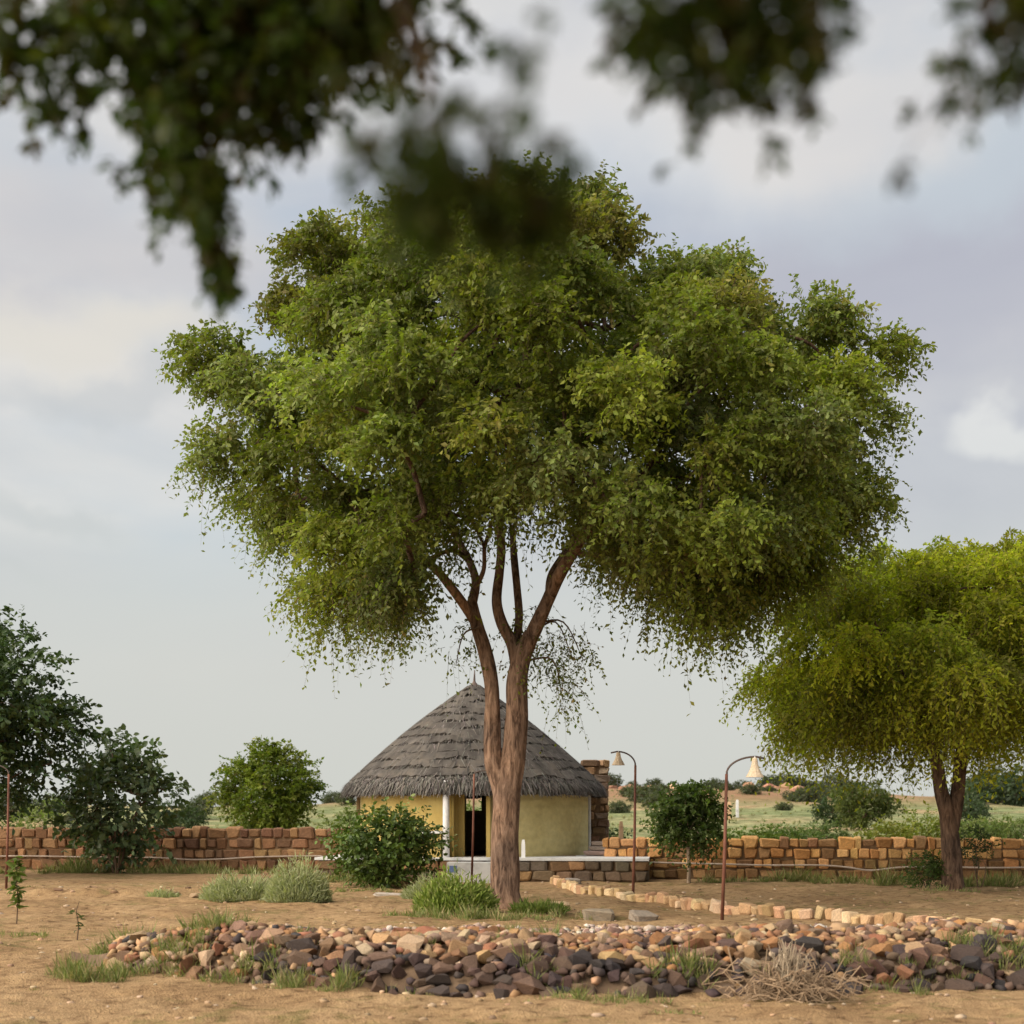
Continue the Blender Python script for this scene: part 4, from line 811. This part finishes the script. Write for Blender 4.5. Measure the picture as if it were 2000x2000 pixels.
def build_heap():
    root = thing('stone_heap', (0, 12.7, 0), 'long oval heap of loose brown and tan stones in the foreground', 'stone heap'); B = np.array(root.location)
    xs = np.arange(-4.7, 7.71, .12); ys = np.arange(12.3, 18.9, .12); X, Y = np.meshgrid(xs, ys); Z = H(X, Y) - .03 + heap_z(X, Y) * .80 - .03 * (heap_z(X, Y) < .005); nx = len(xs)
    i = (np.arange(len(ys) - 1)[:, None] * nx + np.arange(nx - 1)[None]).ravel()
    mesh_obj('earth_core', np.stack([X, Y, Z], -1).reshape(-1, 3) - B, np.stack([i, i + 1, i + nx + 1, i + nx], 1), M['dirt'], root, smooth=True)
    TAN = [(.29, .175, .09), (.37, .235, .125), (.20, .115, .065), (.17, .105, .07), (.28, .145, .065), (.33, .225, .135), (.21, .135, .095), (.14, .088, .062), (.36, .265, .18), (.25, .12, .07)]
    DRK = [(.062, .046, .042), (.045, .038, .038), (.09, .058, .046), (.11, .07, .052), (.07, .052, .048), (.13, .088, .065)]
    PINK = [(.36, .27, .21), (.28, .19, .15), (.23, .14, .11), (.46, .39, .33), (.19, .12, .095), (.34, .23, .15)]
    stones = []
    def ok(x, y): s = heap_s(x, y); return 0 <= s <= 1
    tries = 0
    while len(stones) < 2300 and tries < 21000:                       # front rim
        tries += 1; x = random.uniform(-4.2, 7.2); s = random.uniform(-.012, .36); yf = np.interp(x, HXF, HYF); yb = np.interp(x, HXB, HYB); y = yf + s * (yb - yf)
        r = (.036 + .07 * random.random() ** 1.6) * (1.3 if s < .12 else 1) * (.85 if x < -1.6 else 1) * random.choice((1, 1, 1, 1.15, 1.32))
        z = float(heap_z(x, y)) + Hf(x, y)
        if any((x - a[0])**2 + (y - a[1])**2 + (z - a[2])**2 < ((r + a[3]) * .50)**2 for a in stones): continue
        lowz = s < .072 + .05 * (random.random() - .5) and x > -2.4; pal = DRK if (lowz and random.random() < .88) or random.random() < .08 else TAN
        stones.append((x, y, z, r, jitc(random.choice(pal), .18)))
    small = []; tries = 0
    while len(small) < 2600 and tries < 30000:                       # back rim and the hollow between
        tries += 1; x = random.uniform(-4.2, 7.2); back = random.random() < .72; s = random.uniform(.70, 1.01) if back else random.uniform(.34, .72); yf = np.interp(x, HXF, HYF); yb = np.interp(x, HXB, HYB); y = yf + s * (yb - yf)
        r = random.uniform(.025, .055) * random.choice((1, 1, 1.3)); z = float(heap_z(x, y)) + Hf(x, y)
        small.append((x, y, z, r, jitc(random.choice(PINK), .2)))
    order = sorted(stones, key=lambda q: -(q[3] * (1.0 if heap_s(q[0], q[1]) < .24 else .5)) / q[1] * (1 if -4.4 < q[0] < 4.9 else .01)); single, rest = order[:300], order[300:] + small
    def xf(x, y, z, r): return Matrix.Translation(Vector((x, y, z + r * .12)) - root.location) @ Matrix.Rotation(random.uniform(0, 6.28), 4, 'Z') @ Matrix.Rotation(random.uniform(-.5, .5), 4, 'X') @ Matrix.Diagonal((r * random.uniform(1, 1.5), r * random.uniform(.8, 1.15), r * random.uniform(.6, .95), 1))
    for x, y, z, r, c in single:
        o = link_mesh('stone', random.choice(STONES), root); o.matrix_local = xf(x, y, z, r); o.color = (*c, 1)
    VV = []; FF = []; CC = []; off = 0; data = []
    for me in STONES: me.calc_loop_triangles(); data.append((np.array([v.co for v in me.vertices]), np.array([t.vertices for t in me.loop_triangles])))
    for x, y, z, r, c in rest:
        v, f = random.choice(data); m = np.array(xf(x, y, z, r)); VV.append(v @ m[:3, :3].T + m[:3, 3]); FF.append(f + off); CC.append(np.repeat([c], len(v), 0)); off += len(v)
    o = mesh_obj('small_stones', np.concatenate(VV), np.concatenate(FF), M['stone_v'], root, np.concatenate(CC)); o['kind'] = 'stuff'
    # pebbles and clods over the yard
    VV = []; FF = []; CC = []; off = 0
    for i in range(1100):
        Y = random.uniform(10.8, 26) if i % 3 else random.uniform(26, 34); x = random.uniform(-.42, .42) * Y
        if 0 < heap_s(x, Y) < 1 and -4.5 < x < 7.5: continue
        r = random.uniform(.008, .03) * random.choice((1, 1, 1, 1.6)); v, f = random.choice(data); VV.append(v * np.array([r * 1.4, r, r * .7]) + np.array([x, Y, Hf(x, Y) + r * .1])); FF.append(f + off); off += len(v)
        CC.append(np.repeat([jitc(random.choice([(.36, .24, .14), (.25, .16, .1), (.42, .31, .2), (.34, .25, .17), (.3, .2, .12), (.22, .15, .09), (.4, .28, .17), (.36, .26, .16), (.40, .31, .22)]))], len(v), 0))
    o = mesh_obj('pebbles', np.concatenate(VV), np.concatenate(FF), M['stone_v'], None, np.concatenate(CC)); tag(o, 'pebbles and clods scattered over the sandy yard', 'pebbles', kind='stuff')
build_heap()

# ------------------------------------------------------------------ grass
def grass(name, label, spots, pal, blade_w=.0065):
    LV = Leaves()
    for x, y, rx, ry, h, n in spots:
        nt_ = max(1, n // 22); a = rng.uniform(0, 2 * np.pi, nt_); r = rng.random(nt_) ** .5; tx_ = x + np.cos(a) * r * rx * 1.15; ty_ = y + np.sin(a) * r * ry * 1.15; th = rng.uniform(.35, 1.5, nt_) * (1 - .35 * r); ti = rng.integers(0, nt_, n)
        gx = tx_[ti] + rng.normal(0, .035, n) * min(1.5, y / 14); gyy = ty_[ti] + rng.normal(0, .03, n); z = H(gx, gyy) + np.where((heap_s(gx, gyy) > 0) & (heap_s(gx, gyy) < 1) & (gx > -4.6) & (gx < 7.6), heap_z(gx, gyy), 0)
        l = h * rng.uniform(.35, 1.15, n) * th[ti]; d = np.stack([rng.normal(0, .5, n), rng.normal(0, .5, n), np.ones(n)], 1)
        LV.add(np.stack([gx, gyy, z - .015], 1), d, rng.normal(0, 1, (n, 3)), l, np.full(n, blade_w) * rng.uniform(.6, 1.6, n) * np.clip(y / 14, .8, 2), colors_for(n, pal) * rng.uniform(.75, 1.25, (n, 1)))
    o = LV.build(name, M['grass'], None); tag(o, label, 'grass', kind='stuff')
GR = [(.18, .215, .065), (.23, .26, .09), (.15, .185, .06), (.29, .28, .13), (.35, .28, .15)]
sp = []
def gs(px, py, rx, ry, h, n):
    if py > 1880: n = int(n * (1.5 if px < 420 else .8)); h *= .85; py -= random.choice((random.uniform(-4, 14), random.uniform(0, 45))) if px < 720 else random.uniform(0, 24); px += random.uniform(-25, 25)
    elif py < 1735: n = int(n * 1.6); h *= 1.25
    Y = gy(py); sp.append(((px - 1000) / FPX * Y, Y, rx, ry, h, n))
for px, py, rx, ry, h, n in ((190, 1905, .38, .3, .30, 700), (260, 1905, .4, .3, .34, 800), (330, 1918, .35, .25, .28, 500), (400, 1928, .35, .22, .30, 500), (470, 1935, .35, .2, .30, 450), (540, 1940, .3, .18, .30, 350), (600, 1942, .3, .16, .26, 300), (680, 1948, .28, .14, .28, 300), (740, 1952, .2, .1, .2, 120),
                             (1060, 1955, .25, .12, .24, 260), (1110, 1957, .3, .14, .22, 260), (1180, 1962, .4, .16, .13, 260), (1250, 1960, .35, .16, .18, 260), (1330, 1955, .22, .14, .40, 320), (1300, 1985, .35, .1, .08, 160), (1700, 1945, .22, .12, .26, 320), (1780, 1943, .25, .12, .22, 300), (1850, 1940, .35, .14, .22, 350), (1930, 1938, .35, .15, .30, 450), (2010, 1935, .35, .18, .34, 450), (2090, 1930, .4, .2, .3, 400),
                             (30, 1830, .5, .3, .12, 220), (830, 1792, .5, .25, .26, 420), (900, 1797, .45, .22, .30, 420), (960, 1800, .4, .2, .24, 320), (1040, 1798, .4, .2, .2, 260), (1110, 1792, .4, .25, .18, 220), (700, 1742, .7, .3, .14, 360), (600, 1748, .6, .3, .10, 240), (880, 1748, .5, .3, .16, 260),
                             (100, 1706, 1.6, .4, .28, 500), (150, 1706, .6, .3, .45, 300), (250, 1705, 1.2, .4, .3, 500), (340, 1705, 1.0, .4, .32, 400), (420, 1706, 1.2, .35, .30, 400), (520, 1706, 1.0, .3, .25, 300), (680, 1722, .9, .3, .32, 450), (800, 1728, .6, .3, .2, 200),
                             (1400, 1724, .6, .12, .2, 260), (1500, 1724, .5, .12, .2, 200), (1560, 1724, .5, .12, .32, 260), (1640, 1725, .6, .12, .28, 260), (1740, 1727, .5, .2, .34, 300), (1920, 1732, .7, .25, .3, 420), (1980, 1731, .7, .25, .28, 420), (2060, 1730, .7, .25, .28, 400), (1860, 1742, .5, .2, .2, 220)):
    gs(px, py, rx, ry, h, n)
for i in range(26):                                                 # tufts growing in the hollow and between stones
    x = random.uniform(-3.6, 5.0); s = random.choice((random.uniform(.36, .7), random.uniform(.02, .3))); y = np.interp(x, HXF, HYF) + s * (np.interp(x, HXB, HYB) - np.interp(x, HXF, HYF)); sp.append((x, y, .16, .14, random.uniform(.12, .24), 70))
grass('grass', 'green grass growing round the stone heap, the trunk and the wall foot', sp, GR)
fs = []
for i in range(2600):
    Y = 44 + (random.random() ** 1.3) * 150; x = random.uniform(-.46, .46) * Y; fs.append((x, Y, .55 + Y * .004, .5, random.uniform(.16, .40), 16))
grass('scrub_grass', 'pale green scrub grass covering the field beyond the wall', fs, [(.25, .26, .13), (.31, .30, .17), (.20, .22, .10), (.36, .33, .20)], .026)
fs = []
for i in range(420):
    Y = random.uniform(10.8, 33); x = random.uniform(-.40, .40) * Y
    if fbm(x * .35, Y * .35) > .44: fs.append((x, Y, .2, .16, random.uniform(.03, .075), 26))
grass('dry_grass', 'sparse dry grass thinly covering the sandy yard', fs, [(.20, .18, .07), (.26, .2, .09), (.16, .17, .055)], .006)

def dry_brush():
    root = thing('dry_brush', gpt(1545, 1952), 'tangle of dry grey brown brushwood lying against the stone heap', 'brushwood'); b = Buf()
    for i in range(420):
        s = Vector((random.gauss(0, .26), random.gauss(0, .12), abs(random.gauss(.05, .10)))); a = random.uniform(0, 6.28); L = random.uniform(.10, .34); d = Vector((math.cos(a), math.sin(a) * .6, random.uniform(-.25, .9))).normalized(); m = s + d * L * .5 + Vector((random.gauss(0, .03), random.gauss(0, .03), random.gauss(.02, .03))); e = s + d * L + Vector((0, 0, -.05)); e.z = max(e.z, .01)
        if abs(s.x) > .55: continue
        k = random.uniform(.7, 1.3); b.tube([s, m, e], [.006, .005, .003], 4, False, 0, (.27 * k, .19 * k, .12 * k))
    for i in range(90):                                            # upright spike of twigs
        s = Vector((random.gauss(-.02, .05), random.gauss(0, .05), random.uniform(.1, .3))); e = s + Vector((random.gauss(0, .06), random.gauss(0, .04), random.uniform(.12, .28))); k = random.uniform(.8, 1.3); b.tube([s, (s + e) / 2 + Vector((random.gauss(0, .02), 0, 0)), e], [.006, .005, .003], 4, False, 0, (.30 * k, .24 * k, .17 * k))
    b.build('dry_twigs', M['straw_v'], root)['kind'] = 'stuff'
dry_brush()

# ------------------------------------------------------------------ the tree the photographer stands under
def overhang():
    root = thing('overhanging_tree', (-1.9, -1.8, Hf(-1.9, -1.8) - .02), 'dark leafy tree whose low twigs hang blurred across the upper edge', 'tree'); B = np.array(root.location); b = Buf()
    def stem(pts, rad, seg=12): p, r = spline([np.array(q) - B for q in pts], rad, 6); b.tube(p, r, seg, True, .08)
    stem([(-1.9, -1.8, -.05), (-1.88, -1.78, .3), (-1.8, -1.7, 1.2), (-1.6, -1.4, 2.2), (-1.2, -.7, 3.1), (-.9, .3, 3.6), (-.7, 1.6, 3.7)], [.26, .2, .17, .15, .12, .09, .05])
    stem([(-1.6, -1.4, 2.2), (-.8, -1.2, 3.2), (.3, -.4, 3.8), (.9, .8, 3.7), (1.0, 1.8, 3.6)], [.11, .10, .08, .06, .04])
    stem([(-.7, 1.6, 3.7), (-.68, 2.2, 3.5), tuple(P(330, -60, 2.65)), tuple(P(380, 180, 2.7)), tuple(P(430, 480, 2.7))], [.04, .03, .018, .008, .003], 8)
    stem([(-.7, 1.6, 3.7), (-.5, 2.2, 3.45), tuple(P(600, -50, 2.65)), tuple(P(640, 120, 2.7))], [.035, .025, .014, .005], 8)
    stem([(-.9, .3, 3.6), (-.6, .9, 3.0), tuple(P(760, -40, 1.45)), tuple(P(800, 250, 1.45)), tuple(P(930, 380, 1.45))], [.04, .02, .006, .004, .002], 8)
    stem([(.3, -.4, 3.8), (.25, .8, 3.2), tuple(P(1420, -80, 1.72)), tuple(P(1450, 60, 1.75))], [.04, .02, .008, .004], 8)
    stem([(.9, .8, 3.7), (.75, 1.4, 3.1), tuple(P(1960, -80, 1.72)), tuple(P(1960, 60, 1.75))], [.04, .02, .008, .004], 8)
    b.build('trunk', M['bark_dark'], root, True)
    pal = [(.040, .068, .010), (.055, .085, .012), (.045, .065, .010), (.07, .09, .015), (.065, .055, .016)]
    LV = Leaves(); tw = []
    # hanging sprays: photo column, row, distance, half width px, half height px, twigs, downwardness
    cl = [(300, 40, 2.7, 260, 110, 230, .3), (470, 110, 2.7, 230, 120, 230, .3), (620, 50, 2.7, 200, 110, 190, .3), (760, 30, 2.7, 110, 60, 50, .3), (70, 60, 2.7, 90, 90, 40, .5), (110, 160, 2.7, 50, 50, 10, .8), (330, 250, 2.7, 80, 60, 40, .6), (360, 330, 2.7, 60, 60, 30, .9), (400, 400, 2.7, 32, 60, 18, 1.2), (420, 470, 2.7, 22, 40, 16, 1.4), (440, 525, 2.7, 10, 22, 9, 1.6), (380, 385, 2.7, 45, 50, 18, 1.1), (290, 310, 2.7, 30, 40, 8, .9), (480, 210, 2.7, 110, 50, 40, .5), (20, 130, 2.7, 60, 60, 20, .6), (560, 190, 2.7, 90, 40, 30, .4), (240, 380, 2.7, 14, 30, 2, 1.0),
          (690, 260, 1.45, 60, 40, 5, .5), (760, 280, 1.45, 70, 50, 12, .3), (860, 310, 1.45, 80, 50, 16, .3), (900, 395, 1.45, 110, 30, 52, .1), (1020, 395, 1.45, 80, 30, 48, .1), (820, 405, 1.45, 60, 30, 28, .1), (1085, 415, 1.45, 40, 26, 18, .1), (960, 280, 1.45, 60, 30, 4, .3), (1015, 205, 1.45, 30, 9, 7, .05),
          (1290, 20, 1.75, 110, 50, 52, .5), (1420, 50, 1.75, 110, 60, 60, .6), (1550, 30, 1.75, 80, 60, 40, .6), (1400, 130, 1.75, 50, 40, 16, .8), (1545, 150, 1.75, 40, 40, 16, .9), (1230, 40, 1.75, 50, 50, 9, .6), (1600, 60, 1.75, 40, 60, 8, .6), (1940, 20, 1.75, 60, 50, 36, .6), (1965, 110, 1.75, 40, 60, 12, .9), (1900, 130, 1.75, 30, 50, 5, .9), (2050, 40, 1.75, 60, 90, 40, .7), (1480, 0, 1.75, 220, 30, 80, .3)]
    for px, py, Y, wx, wy, n, dn in cl:
        a = np.stack([px + rng.normal(0, .5, n) * wx, py + rng.normal(0, .5, n) * wy - 18], 1); st = np.array([P(q[0], q[1], Y) for q in a]); st[:, 1] += rng.normal(0, .10, n)
        sprays(LV, tw, st, nrm(rng.normal(0, .6, (n, 3)) + np.array([.1, 0, -dn])), rng.uniform(20, 70, n) * Y / FPX, rng.uniform(.2, .6, n), 9, Y * .0128 if Y > 2 else Y * .0140, .56, colors_for(n, pal), twr=.001)
    o1 = np.array([P(1762, 318, 1.5)] * 2); sprays(LV, tw, o1, nrm(np.array([[.05, 0, -1.0], [-.1, 0, -1.0]])), np.array([.012, .014]), np.array([.1, .1]), 4, .022, .7, np.array([[.06, .06, .05]] * 2), jit=.1, twr=.001)
    b2 = Buf(); p_, r_ = spline([np.array(q) - B for q in ((.62, 1.6, 2.75), (.50, 1.52, 2.45), tuple(o1[0]))], [.004, .0012, .0007], 6); b2.tube(p_, r_, 5); b2.build('hanging_twig', M['twig'], root)
    # the crown overhead (above and behind the frame)
    C = []
    while len(C) < 110:
        p = np.array([rng.uniform(-4.2, 3.4), rng.uniform(-4.2, 2.4), rng.uniform(3.0, 6.4)])
        if ((p[0] + .5) / 3.9)**2 + ((p[1] + .8) / 3.4)**2 + ((p[2] - 4.2) / 2.3)**2 > 1 or p[2] < 1.6 + .568 * max(p[1], 0) + .95: continue
        if all(np.linalg.norm(p - c) > .55 for c in C): C.append(p)
    C = np.array(C); br = Buf(); limbs_to(br, [np.array(q) - B for q in ((-.9, .3, 3.6), (-.7, 1.6, 3.7), (.3, -.4, 3.8), (.9, .8, 3.7), (-1.2, -.7, 3.1), (-.8, -1.2, 3.2))], C - B, base_pt=np.array((-1, -1, 3)) - B, k=.003); br.build('branches', M['bark_dark'], root, True)
    fill_clumps(LV, tw, C, .55, 16, 14, .085, .55, pal, None, (-.5, -.8, 4), droop=(.1, .5))
    LV.build('crown', M['leaf'], root); twig_mesh(tw, 'twigs', M['twig'], root)
overhang()
